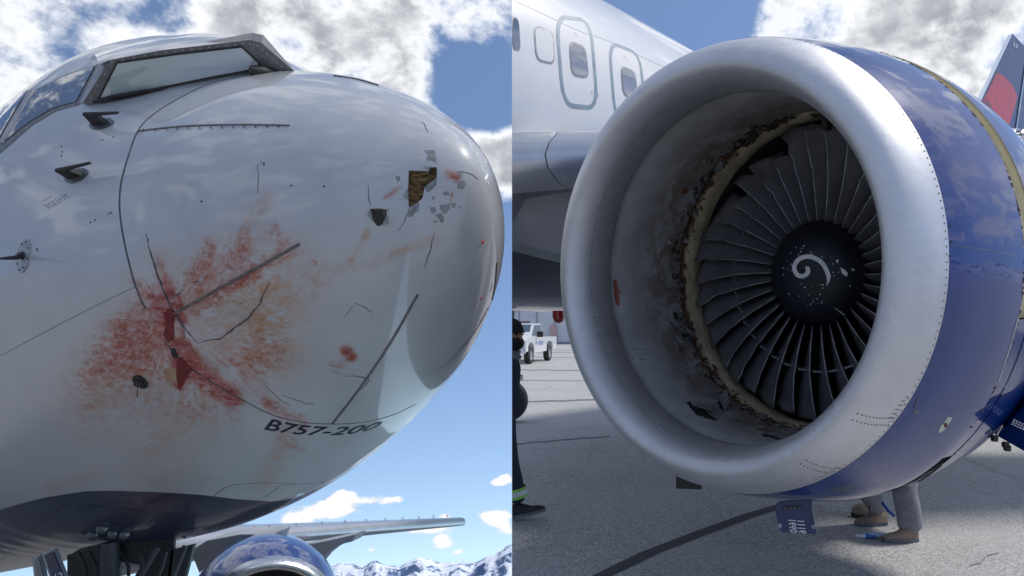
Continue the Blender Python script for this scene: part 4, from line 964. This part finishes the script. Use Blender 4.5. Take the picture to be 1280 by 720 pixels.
# spiral and scars on the spinner
SPI = smooth_line([(1033.5, 357), (1035.5, 350), (1035, 342.6), (1028.5, 329.7), (1019, 323), (1008.4, 320.7), (997.8, 325), (993, 334.4), (996.6, 343.1), (1003.7, 345.2), (1009.5, 341.5), (1010, 336), (1007, 334.4)], 5)
L = SPI; V = []
for i, (x, y) in enumerate(L):
    a, b = L[max(i - 1, 0)], L[min(i + 1, len(L) - 1)]; t = Vector((b[0] - a[0], b[1] - a[1])).normalized(); wd_ = 2.7 * min(1, .12 + i / 9) * (1 if i < len(L) - 4 else .75)
    if i < 9: wd_ = .3 + 2.4 * i / 8
    for sg in (-1, 1):
        p = hit(SB, x - t.y * wd_ * sg, y + t.x * wd_ * sg) or p; V.append(p[0] + p[1] * .002)
M_SPW = mat('white_spiral', (.72, .73, .74), .5, vs=30)
MB().add(V, [(2 * i, 2 * i + 1, 2 * i + 3, 2 * i + 2) for i in range(len(L) - 1)]).build('spiral_mark', M_SPW, spin)
for poly in ([(1050, 334), (1055, 337), (1060, 342), (1058, 346), (1053, 342)], [(1080, 315), (1088, 320), (1086, 322), (1081, 318)], [(1042, 383.5), (1057, 394), (1056, 395), (1043, 385)], [(1064, 336), (1069, 337), (1066, 339)], [(1045, 326), (1048, 324), (1047, 329)]):
    patch(SB, poly, .0015, 2.5, .002, jag=.4).build('paint_scar', M_SPW, spin)
mb = MB()
for i in range(70):
    a = random.uniform(0, TP); rr = random.choice([random.uniform(20, 40), random.uniform(8, 55)]); x, y = 1012 + rr * .95 * math.cos(a), 345 + rr * math.sin(a)
    p = hit(SB, x, y)
    if p:
        z = random.uniform(.0015, .006); t = p[1].orthogonal().normalized(); s = p[1].cross(t)
        mb.add([p[0] + p[1] * .001 + t * z * random.uniform(.5, 1.5), p[0] + p[1] * .001 + s * z, p[0] + p[1] * .001 - t * z * random.uniform(.4, 1.6), p[0] + p[1] * .001 - s * z * .7], [(0, 1, 2, 3)])
tag(mb.build('chip_mark', M_SPW, spin), kind='stuff')
# probe hanging in the top of the inlet
MB().box(ept(1.02, .93, R(76)), EU * .022, EA * .03, EV * .055).build('inlet_sensor', M_BLACK, plane_b, bevel=.006)

# cowl
def bulge(s, p_):
    d = (p_ + math.pi) % TP - math.pi
    return 1 + .055 * math.exp(-((d + 1.15) / .62) ** 2) * min(1, max(0, (s - .22) / .6))
COWL = cat([(.2275, 1.2165), (.35, 1.247), (.5, 1.276), (.7, 1.308), (.885, 1.330)], 5)
cowl_mb = rev(COWL, EC, EA, EU, EV, 200, rfun=bulge); cowl = cowl_mb.build('fan_cowl', M_BLUE, plane_b, smooth=True)
rev([(.885, 1.329), (.886, 1.300), (.90, 1.296), (1.03, 1.308), (1.035, 1.345)], EC, EA, EU, EV, 160, ph0=R(-13), ph1=R(200), rfun=bulge).build('cowl_gap', mat('cream_primer', (.80, .72, .48), .6, vs=6, col2=(.72, .64, .40)), plane_b, smooth='auto')
rev([(.886, 1.329), (1.03, 1.337)], EC, EA, EU, EV, 40, ph0=R(-48), ph1=R(-13), rfun=bulge).build('cowl_joint', M_BLUE, plane_b, smooth=True)
rev([(.885, 1.329), (.886, 1.26), (1.03, 1.25), (1.035, 1.33)], EC, EA, EU, EV, 120, ph0=R(200), ph1=R(312), rfun=bulge).build('cowl_gap', M_BLACK, plane_b)
rear_mb = rev(cat([(1.025, 1.340), (1.3, 1.353), (1.7, 1.33), (2.1, 1.25), (2.38, 1.15)], 4), EC, EA, EU, EV, 160, rfun=lambda s, p_: bulge(.9, p_)); rear = rear_mb.build('rear_cowl', M_BLUE, plane_b, smooth=True)
rev([(2.38, 1.14), (2.2, 1.12), (2.1, .75), (2.9, .62), (3.4, .45), (3.42, .02)], EC, EA, EU, EV, 64).build('core_nozzle', M_GEAR, plane_b, smooth='auto')
MB().prism([ept(2.0, 1.1, R(90)), ept(2.1, 1.2, R(90)), ept(2.8, 1.2, R(90)), ept(4.4, 1.2, R(90)), ept(3.3, .4, R(90))], EU * .22).build('engine_pylon', M_WHITE, plane_b)
CB = BVHTree.FromPolygons(cowl_mb.v + rear_mb.v, cowl_mb.f + [[i + len(cowl_mb.v) for i in f] for f in rear_mb.f])
# torn rust edge of the gap, seam edge, scars
ed = MB()
for i in range(150):
    ph = R(-40 + 150 * i / 150 + random.uniform(-.5, .5)); p = ept(.89, 1.325 * bulge(.9, ph), ph)
    ed.box(p, EA * random.uniform(.004, .016), (-math.sin(ph) * EU + math.cos(ph) * EV) * random.uniform(.004, .014), (math.cos(ph) * EU + math.sin(ph) * EV) * random.uniform(.002, .007))
tag(ed.build('torn_rim', M_RUST, cowl), kind='stuff')
ribbon(CB, smooth_line([(1273, 395), (1262, 434), (1244, 486), (1224, 525), (1200, 560)], 5), .006, .003).build('cowl_edge', M_SPW, cowl)
ribbon(CB, [(1188, 306), (1230, 312), (1270, 319)], .004, .001).build('panel_joint', M_NAVYB, cowl)
for x, y in ((1187, 282), (1189, 302), (1187.5, 320), (1185, 352)): 
    p = hit(CB, x, y)
    if p: MB().tube([p[0], p[0] + p[1] * .002], .006, 6).build('rivet', M_BLACK, cowl)
o = patch(CB, [(1173, 538), (1176, 532), (1183, 524), (1184, 521), (1190, 521), (1188, 526), (1184, 532), (1178, 539), (1174, 541)], .002, 3, .003, jag=.4).build('latch_scar', mat('green_white_primer', (.52, .62, .52), .6, vs=20), cowl)
patch(CB, [(1179, 529), (1183, 528), (1184, 533), (1180, 534)], .004, 2.5, .003).build('latch_core', M_RUST, o)
ribbon(CB, [(1148, 494), (1146, 502), (1142, 510)], .008, .002, 3, jit=.5, taper=True).build('scratch', M_NAVYB, cowl)
patch(CB, [(1142, 511), (1149, 513), (1147, 518), (1143, 516)], .0015, 3, .002).build('scratch', M_NAVYB, cowl)
patch(CB, [(1036, 610), (1058, 606), (1066, 609), (1060, 615), (1040, 614)], .0015, 4, .002, jag=.8).build('scratch', M_NAVYB, cowl)
ribbon(CB, smooth_line([(1075, 630), (1104, 623), (1130, 612), (1153, 599), (1175, 583), (1190, 568), (1200, 557)], 5), .022, .004).build('cowl_gap_edge', M_BLACK, cowl)
for ln in ([(1092, 632), (1104, 625)], [(1112, 620), (1136, 612)]): ribbon(CB, ln, .010, .012, 3).build('bent_metal', M_SHRED, cowl)
# open access doors
M_DOORB = mat('access_door_blue', (.003, .018, .095), .4, coat=.3, vs=4, cior=1.4)
def plate_px(pts, Y, th, nm, m_, parent, dY=None):
    dY = dY or [0] * len(pts)
    return MB().prism([at(x, y, Y + d) for (x, y), d in zip(pts, dY)], Vector((th * .2, th, 0))).build(nm, m_, parent, bevel=.002)
M_WPR = mat('white_print', (.75, .75, .77), .5)
ad = plate_px([(968, 632), (975, 626.5), (1015.5, 624), (1014.5, 636), (1020.5, 666), (1019, 668), (977, 665), (973, 658)], 3.74, .008, 'access_door', M_DOORB, plane_b)
for txt, x0, y0, sx in (('1660', 984.5, 648, 9.5), ('1116', 995.5, 649, 9.5)):
    V, Fc = text_mesh(txt, .006); xm = max(v[0] for v in V); hm = max(v[1] for v in V)
    MB().add([at(x0 + sx * (1 - v[1] / hm) + 2.8 * v[0] / xm, y0 + 17.5 * v[0] / xm + .5 * (1 - v[1] / hm), 3.737) for v in V], Fc).build('door_number', M_WPR, ad)
for x0, x1, y in ((979, 990, 634.5), (992, 1002, 634)):
    MB().prism([at(x0, y - 1.8, 3.739), at(x1, y - 2, 3.739), at(x1, y + 1.8, 3.739), at(x0, y + 2, 3.739)], Vector((0, -.004, 0))).build('slot', M_BLACK, ad)
    for q in (.2, .75): MB().box(at(x0 + (x1 - x0) * q, y + .8, 3.732), (.003, 0, 0), (0, .003, 0), (0, 0, .003)).build('slot_pin', M_SHRED, ad)
for x, y in ((975, 657), (1017, 658.5)): MB().tube([at(x, y, 3.739), at(x, y, 3.73)], .011, 10).build('latch', M_SHRED, ad)
plate_px([(845, 592), (876, 601), (877, 612), (845, 611)], 4.3, .02, 'access_door', M_BLACK, plane_b)
d1 = plate_px([(1244, 481), (1276, 489.5), (1246, 545), (1224, 523)], 4.18, .008, 'access_door', M_DOORB, plane_b, [0, .05, -.02, -.06])
d2 = plate_px([(1276.5, 490), (1300, 484), (1300, 575), (1247, 545)], 4.17, .008, 'access_door', M_BLUE, plane_b, [.05, -.25, -.35, -.03])
mb = MB()
for j in range(3):
    for i in range(4): mb.box(at(1240 + i * 3.2 + j * -.6, 509 + i * 1.4 + j * 2.4, 4.145), (.005, 0, 0), (0, .001, 0), (0, 0, .0018))
tag(mb.build('small_print', mat('grey_print', (.35, .4, .5), .5), d1), kind='stuff')
mb = MB()
for j in range(3):
    for i in range(5): mb.box(at(1268 - j * 1.2 + i * 3.3, 525 + i * 1.6 + j * 2.6, 3.93 - .02 * i), (.0055, 0, 0), (0, .001, 0), (0, 0, .003))
tag(mb.build('small_print', M_WPR, d2), kind='stuff')
for x, y in ((1243, 548), (1257, 556), (1259, 560)): MB().box(at(x, y, 4.2), (.016, 0, 0), (0, .02, 0), (0, 0, .018)).build('latch', M_GEAR, plane_b, bevel=.004)
MB().tube([at(1103, 628, 4.9), at(1110, 638, 4.9), at(1118, 645, 4.9)], .012, 8).build('blue_rod', M_BLUE, plane_b)
MB().tube([at(1087, 632, 5.0), at(1087.5, 640, 5.0), at(1088, 646, 5.0)], [.008, .008, .014], 8).build('drain_pipe', M_GEAR, plane_b)
# ------------------------------------------------------------------ pickup truck
truck = empty('pickup_truck', (-5.3, 35.5, 0)); tag(truck, 'white pickup truck parked on the apron before the hangar', 'truck')
Mw = mat('truck_white', (.80, .81, .82), .25, coat=.9, vs=2, col2=(.77, .78, .8)); Mg = mat('truck_glass', (.10, .15, .17), .05, coat=1, cior=1.8)
MT = Matrix.Translation((-6.05, 33.6, 0)) @ Matrix.Rotation(math.atan2(.42, -3.5) - math.pi / 2 - R(0) + math.pi, 4, 'Z')
# local frame: +Y is the truck's tail direction, front bumper at y = -0.95, width along X
dirv = Vector((.42, 3.5, 0)).normalized(); sidev = Vector((dirv.y, -dirv.x, 0)); org = Vector((-5.34, 33.8, 0)) - sidev * .86
def tw(x, y, z): return org + sidev * x + dirv * y + Vector((0, 0, z))
def side_extrude(prof, half, nm, m_, bevel=.0):
    return MB().prism([tw(-half, y, z) for y, z in prof], sidev * 2 * half).build(nm, m_, truck, cut=True, bevel=bevel)
side_extrude([(-.95, .62), (-.95, 1.12), (-.8, 1.22), (.55, 1.30), (.62, 1.28), (2.6, 1.28), (5.1, 1.28), (5.15, .62), (4.25, .6), (4.2, .92), (3.9, 1.05), (3.3, 1.05), (3.0, .92), (2.95, .55), (.55, .52), (.5, .88), (.25, 1.02), (-.25, 1.02), (-.5, .88), (-.55, .6)], .98, 'body', Mw)
side_extrude([(.45, 1.29), (1.15, 1.95), (2.35, 1.97), (2.65, 1.29)], .80, 'cab', Mw)
def quad(P, nm, m_): return MB().prism([tw(*p) for p in P], Vector((0, 0, .001)) + (dirv * -.004)).build(nm, m_, truck, cut=True)
quad([(-.72, .52, 1.34), (.72, .52, 1.34), (.68, 1.08, 1.90), (-.68, 1.08, 1.90)], 'windshield', Mg)
MB().prism([tw(.803, .78, 1.34), tw(.803, 1.18, 1.86), tw(.803, 1.7, 1.88), tw(.803, 1.72, 1.34)], sidev * .01).build('side_window', Mg, truck, cut=True)
MB().prism([tw(.803, 1.8, 1.34), tw(.803, 1.8, 1.88), tw(.803, 2.3, 1.88), tw(.803, 2.5, 1.34)], sidev * .01).build('side_window', Mg, truck, cut=True)
MB().box(tw(0, -.99, .66), sidev * .98, dirv * .09, Vector((0, 0, .14))).build('bumper', mat('chrome', (.7, .71, .73), .2, metal=1), truck, cut=True, bevel=.02)
MB().box(tw(0, -.96, .95), sidev * .55, dirv * .03, Vector((0, 0, .15))).build('grille', mat('grille', (.12, .12, .13), .4, metal=.5), truck, cut=True)
for sx in (-.76, .76): MB().box(tw(sx, -.95, .98), sidev * .17, dirv * .035, Vector((0, 0, .13))).build('headlight', mat('headlight_glass', (.55, .58, .6), .1, metal=.5, coat=1), truck, cut=True)
MB().box(tw(.62, -1.07, .62), sidev * .16, dirv * .02, Vector((0, 0, .07))).build('fog_light', M_BLACK, truck, cut=True)
MB().box(tw(1.16, .95, 1.42), sidev * .15, dirv * .06, Vector((0, 0, .14))).build('wing_mirror', M_BLACK, truck, cut=True, bevel=.02)
MB().tube([tw(-.2, 1.35, 2.03), tw(.55, 1.35, 2.03)], .06, 10).build('roof_light_bar', mat('lamp_housing_dark', (.2, .18, .17), .4), truck, cut=True)
MB().box(tw(.985, 1.75, .98), sidev * .004, dirv * .42, Vector((0, 0, .10))).build('door_emblem', mat('emblem_blue', (.25, .35, .55), .5), truck)
MB().box(tw(.986, .95, 1.0), sidev * .004, dirv * .12, Vector((0, 0, .07))).build('door_emblem', mat('emblem_grey', (.4, .45, .5), .5), truck)
for nm, y, x in (('wheel', .0, .86), ('wheel', 3.6, .86), ('wheel', 3.6, -.86), ('wheel', 0, -.86)):
    c = tw(x, y, .42); w = rev([(-.13, .24), (-.14, .38), (-.1, .42), (.1, .42), (.14, .38), (.13, .24)], c, sidev, dirv, Vector((0, 0, 1)), 28)
    if (c - sidev * .2).dot(SEAM) > -.2:
        wo = w.build('wheel', M_BLACK, truck, smooth='auto', cut=True)
        rev([(.13, .25), (.09, .2), (.11, .05), (.11, .01)], c, sidev, dirv, Vector((0, 0, 1)), 20).build('rim', mat('alloy_rim', (.55, .56, .58), .3, metal=.8), wo, smooth='auto', cut=True)

# ------------------------------------------------------------------ people
def skin(nodes, edges, sub=2):
    """continuous body: nodes name -> (point, radius), grown with a Skin modifier"""
    nm = list(nodes); me = bpy.data.meshes.new('body'); me.from_pydata([tuple(nodes[k][0]) for k in nm], [(nm.index(a), nm.index(b)) for a, b in edges], [])
    o = bpy.data.objects.new('body', me); COL.objects.link(o); o.modifiers.new('skin', 'SKIN'); m_ = o.modifiers.new('sub', 'SUBSURF'); m_.levels = m_.render_levels = sub
    for i, k in enumerate(nm):
        r = nodes[k][1]; me.skin_vertices[0].data[i].radius = (r, r) if not hasattr(r, '__len__') else r
        me.skin_vertices[0].data[i].use_root = (i == 0)
    dg = bpy.context.evaluated_depsgraph_get(); ev = bpy.data.meshes.new_from_object(o.evaluated_get(dg))
    mb = MB().add([v.co.copy() for v in ev.vertices], [tuple(p.vertices) for p in ev.polygons])
    bpy.data.objects.remove(o); bpy.data.meshes.remove(me); bpy.data.meshes.remove(ev); return mb
def ell(c, rx, ry, rz, n=18, m=12, z0=-1.0, z1=1.0, fx=Vector((1, 0, 0)), fy=Vector((0, 1, 0)), fz=Vector((0, 0, 1))):
    V = []; 
    for j in range(m + 1):
        z = math.sin(-math.pi / 2 + math.pi * j / m); z = max(z0, min(z1, z)); r = math.sqrt(max(0, 1 - z * z)) if z0 < z < z1 or abs(z) == 1 else math.sqrt(1 - z * z)
        V += [c + fx * rx * r * math.cos(TP * i / n) + fy * ry * r * math.sin(TP * i / n) + fz * rz * z for i in range(n)]
    return MB().add(V, [(j * n + i, j * n + (i + 1) % n, (j + 1) * n + (i + 1) % n, (j + 1) * n + i) for j in range(m) for i in range(n)])
YP = 6.2
def P(x, y, d=0.0): return at(x, y, YP + d)
M_UNI = mat('navy_uniform', (.018, .024, .045), .85, col2=(.03, .036, .06), vs=14, bump=.4, bs=22)
M_SKINP = mat('face_skin', (.42, .25, .18), .5, vs=30)
wk = empty('person', (P(640, 650).x, YP, 0)); tag(wk, 'walking person in navy uniform, black beanie and mask, before the pickup truck', 'person')
nodes = {'pelvis': (P(627, 528), (.15, .13)), 'belly': (P(628, 500), (.155, .14)), 'chest': (P(630, 468), (.17, .15)), 'neckb': (P(633, 448), (.10, .10)), 'neck': (P(635, 438), .06),
         'shR': (P(642, 457, -.14), .075), 'elR': (P(641, 494, -.18), .055), 'wrR': (P(646, 520, -.20), .045), 'shL': (P(618, 457, .15), .075), 'elL': (P(606, 492, .18), .055), 'wrL': (P(598, 522, .15), .045),
         'hipR': (P(630, 540, -.09), .11), 'knR': (P(636.5, 578, -.10), .088), 'clR': (P(642, 600, -.10), .086), 'anR': (P(648.5, 630, -.09), .075),
         'hipL': (P(624, 540, .09), .11), 'knL': (P(614, 582, .10), .085), 'anL': (P(592, 628, .10), .07)}
skin(nodes, [('pelvis', 'belly'), ('belly', 'chest'), ('chest', 'neckb'), ('neckb', 'neck'), ('chest', 'shR'), ('shR', 'elR'), ('elR', 'wrR'), ('chest', 'shL'), ('shL', 'elL'), ('elL', 'wrL'),
             ('pelvis', 'hipR'), ('hipR', 'knR'), ('knR', 'clR'), ('clR', 'anR'), ('pelvis', 'hipL'), ('hipL', 'knL'), ('knL', 'anL')]).build('body', M_UNI, wk, smooth=True, cut=True)
hc = P(640.5, 419); FX = Vector((.80, -.60, 0)); FY = Vector((.60, .80, 0))
def face(mb_): return mb_
hd = ell(hc, .098, .078, .128, fx=FX, fy=FY)
hd.add(*(lambda n_: (n_.v, n_.f))(ell(hc + FX * .10 - Vector((0, 0, .015)), .02, .016, .03, 8, 6, fx=FX, fy=FY)))
hd.build('head', M_SKINP, wk, smooth=True, cut=True)
M_BEAN = mat('black_knit', (.012, .012, .013), .95, col2=(.02, .02, .022), vs=60, bump=.6, bs=120)
ell(hc + Vector((0, 0, .022)), .110, .092, .128, z0=-.02, fx=FX, fy=FY).build('beanie', M_BEAN, wk, smooth=True, cut=True)
ell(hc - Vector((0, 0, .065)) + FX * .012, .105, .083, .078, z1=.55, fx=FX, fy=FY).build('face_mask', M_BEAN, wk, smooth=True, cut=True)
for sgn in (-1, 1):
    ell(hc + FX * .088 + FY * .034 * sgn + Vector((0, 0, .008)), .014, .018, .009, 8, 6, fx=FX, fy=FY).build('eye', mat('eye_dark', (.02, .016, .014), .2), wk, smooth=True, cut=True)
    MB().box(hc + FX * .093 + FY * .034 * sgn + Vector((0, 0, .026)), FX * .008, FY * .024, Vector((0, 0, .004))).build('eyebrow', mat('brow', (.02, .014, .01), .8), wk, cut=True)
rev([(0, .115), (.02, .125), (.05, .10), (.08, .085)], P(634.5, 449), Vector((0, 0, 1)), FX, FY, 20).build('collar', mat('grey_collar', (.20, .22, .25), .7), wk, smooth='auto', cut=True)
M_HV = mat('hi_vis_green', (.35, .75, .12), .5, vs=30); M_HW = mat('reflective_tape', (.7, .74, .72), .35)
axl = (nodes['anR'][0] - nodes['clR'][0]).normalized(); ub = axl.cross(Vector((0, 1, 0))).normalized(); vb = axl.cross(ub)
bc = nodes['clR'][0].lerp(nodes['anR'][0], .52)
rev([(-.045, .094), (.045, .092)], bc, axl, ub, vb, 28).build('ankle_band', M_HV, wk, smooth=True, cut=True); rev([(-.02, .0965), (.02, .0955)], bc, axl, ub, vb, 28).build('ankle_tape', M_HW, wk, smooth=True, cut=True)
rev([(-.02, .17), (.02, .17)], P(629.5, 472), Vector((0, 0, 1)), Vector((1, 0, 0)), Vector((0, .9, 0)), 28).build('chest_tape', M_HW, wk, smooth=True, cut=True)
M_SHOE = mat('dark_shoe', (.022, .024, .03), .7, vs=20, bump=.4, bs=40); M_SOLE = mat('grey_sole', (.16, .17, .18), .7)
def shoe(heel, toe, up, parent, m1, m2, cut=False, L=None):
    d = (toe - heel); n = 12; side = d.cross(up).normalized(); V = []; Vs = []
    for i in range(n + 1):
        q = i / n; c = heel + d * q; w = .036 + .014 * math.sin(math.pi * min(1, q * 1.15)) - .018 * max(0, q - .85) / .15; h = .10 - .05 * sst(np.float64((q - .25) / .45)) - .028 * max(0, (q - .8) / .2) - (.02 if q == 0 else 0)
        for a in range(9):
            t = math.pi * a / 8; V.append(c + side * w * math.cos(t) + up * (.018 + h * math.sin(t) ** .7))
        Vs += [c + side * (w + .006), c + side * (w + .006) + up * .026, c - side * (w + .006) + up * .026, c - side * (w + .006)]
    mbs = MB().add(V, [(i * 9 + a, i * 9 + a + 1, (i + 1) * 9 + a + 1, (i + 1) * 9 + a) for i in range(n) for a in range(8)] + [tuple(range(9)), tuple(n * 9 + a for a in range(9))])
    o = mbs.build('shoe', m1, parent, smooth='auto', cut=cut)
    MB().add(Vs, [(4 * i + a, 4 * i + (a + 1) % 4, 4 * i + 4 + (a + 1) % 4, 4 * i + 4 + a) for i in range(n) for a in range(4)] + [(0, 1, 2, 3), (4 * n, 4 * n + 1, 4 * n + 2, 4 * n + 3)]).build('sole', m2, o, cut=cut)
    return o
fd = Vector((.97, -.1, .24)).normalized()
hl = P(641, 649, -.09); hl.z = .012
shoe(hl, hl + fd * .30, (Vector((0, 0, 1)) - fd * fd.z).normalized(), wk, M_SHOE, M_SOLE, True)

# mechanic crouching behind the cowl
M_TROU = mat('grey_trousers', (.27, .265, .30), .9, col2=(.18, .175, .20), vs=9, bump=1.0, bs=11)
M_TAN = mat('tan_boot', (.33, .24, .17), .8, vs=14)
g0 = gpt(1136, 676); mc = empty('person', g0); tag(mc, 'crouching person in grey trousers and tan shoes behind the engine cowl', 'person')
def G(x, y, z): return g0 + Vector((x, y, z))
nd = {'pelvis': (G(.10, .25, .52), (.17, .15)), 'belly': (G(.02, .28, .68), .15), 'chest': (G(-.14, .3, .86), .16), 'neckb': (G(-.22, .3, .97), .09), 'neck': (G(-.26, .3, 1.03), .055),
      'hipR': (G(.08, .14, .52), .12), 'knR': (G(-.05, .02, .46), .105), 'clR': (G(.0, .01, .26), .105), 'anR': (G(.02, .02, .055), (.10, .085)),
      'hipL': (G(.08, .38, .50), .12), 'knL': (G(-.28, .36, .42), .10), 'anL': (G(-.06, .46, .10), .08),
      'shR': (G(-.20, .14, .88), .07), 'elR': (G(-.42, .10, .74), .05), 'wrR': (G(-.58, .14, .92), .04), 'shL': (G(-.2, .48, .88), .07), 'elL': (G(-.42, .5, .74), .05), 'wrL': (G(-.58, .44, .92), .04)}
skin(nd, [('pelvis', 'belly'), ('belly', 'chest'), ('chest', 'neckb'), ('neckb', 'neck'), ('pelvis', 'hipR'), ('hipR', 'knR'), ('knR', 'clR'), ('clR', 'anR'), ('pelvis', 'hipL'), ('hipL', 'knL'), ('knL', 'anL'), ('chest', 'shR'), ('shR', 'elR'), ('elR', 'wrR'), ('chest', 'shL'), ('shL', 'elL'), ('elL', 'wrL')]).build('body', M_TROU, mc, smooth=True)
ell(G(-.30, .3, 1.14), .10, .08, .125).build('head', M_SKINP, mc, smooth=True); ell(G(-.29, .3, 1.17), .106, .088, .12, z0=.0).build('cap', M_BEAN, mc, smooth=True)
for s_ in (0, 1):
    h0 = G(.06, .0, .004) if not s_ else G(-.02, .46, .004); shoe(h0, h0 + Vector((-.27, -.03, 0)), Vector((0, 0, 1)), mc, M_TAN, M_SOLE)
# things on the ground under the engine
q = gpt(1089, 673); tb = empty('sealant_tube', q); tag(tb, 'white and blue squeezed tube lying on the ground beside tan shoes', 'tube')
dv = (gpt(1106, 670) - gpt(1068, 671)).normalized()
def flat_tube(a, b, prof, nm, m_):
    V = []; n = 12; s = dv.cross(Vector((0, 0, 1)))
    for t, w, h, z in prof:
        c = q + dv * t; V += [c + s * w * math.cos(TP * k_ / n) + Vector((0, 0, z + h * math.sin(TP * k_ / n))) for k_ in range(n)]
    MB().add(V, [(i * n + k_, i * n + (k_ + 1) % n, (i + 1) * n + (k_ + 1) % n, (i + 1) * n + k_) for i in range(len(prof) - 1) for k_ in range(n)] + [tuple(range(n)), tuple((len(prof) - 1) * n + k_ for k_ in range(n))]).build(nm, m_, tb, smooth='auto')
flat_tube(0, 0, [(-.06, .026, .018, .022), (-.02, .03, .024, .026), (.05, .034, .022, .026), (.10, .04, .012, .03), (.125, .045, .004, .036)], 'tube_body', mat('tube_pale_blue', (.42, .56, .70), .4, vs=8, col2=(.62, .68, .72), vlo=.45, vhi=.5))
flat_tube(0, 0, [(-.125, .022, .014, .028), (-.10, .016, .014, .022), (-.06, .026, .018, .022)], 'tube_nozzle', mat('tube_white', (.75, .76, .77), .5))
flat_tube(0, 0, [(-.05, .0305, .0215, .0215), (-.02, .0315, .024, .0245), (.03, .034, .022, .0235)], 'tube_band', mat('tube_blue', (.03, .16, .50), .4))
q2 = gpt(1080, 646); bg = empty('tool_bag', q2); tag(bg, 'small tan and black bag on the ground below the cowl edge', 'bag')
ell(q2 + Vector((0, 0, .06)), .11, .07, .06).build('bag_body', mat('bag_tan', (.30, .26, .20), .85, vs=12, col2=(.2, .18, .15)), bg, smooth=True)
rev([(0, .112), (.025, .118)], q2 + Vector((0, 0, .004)), Vector((0, 0, 1)), Vector((1, 0, 0)), Vector((0, .66, 0)), 24).build('bag_base', M_BLACK, bg)
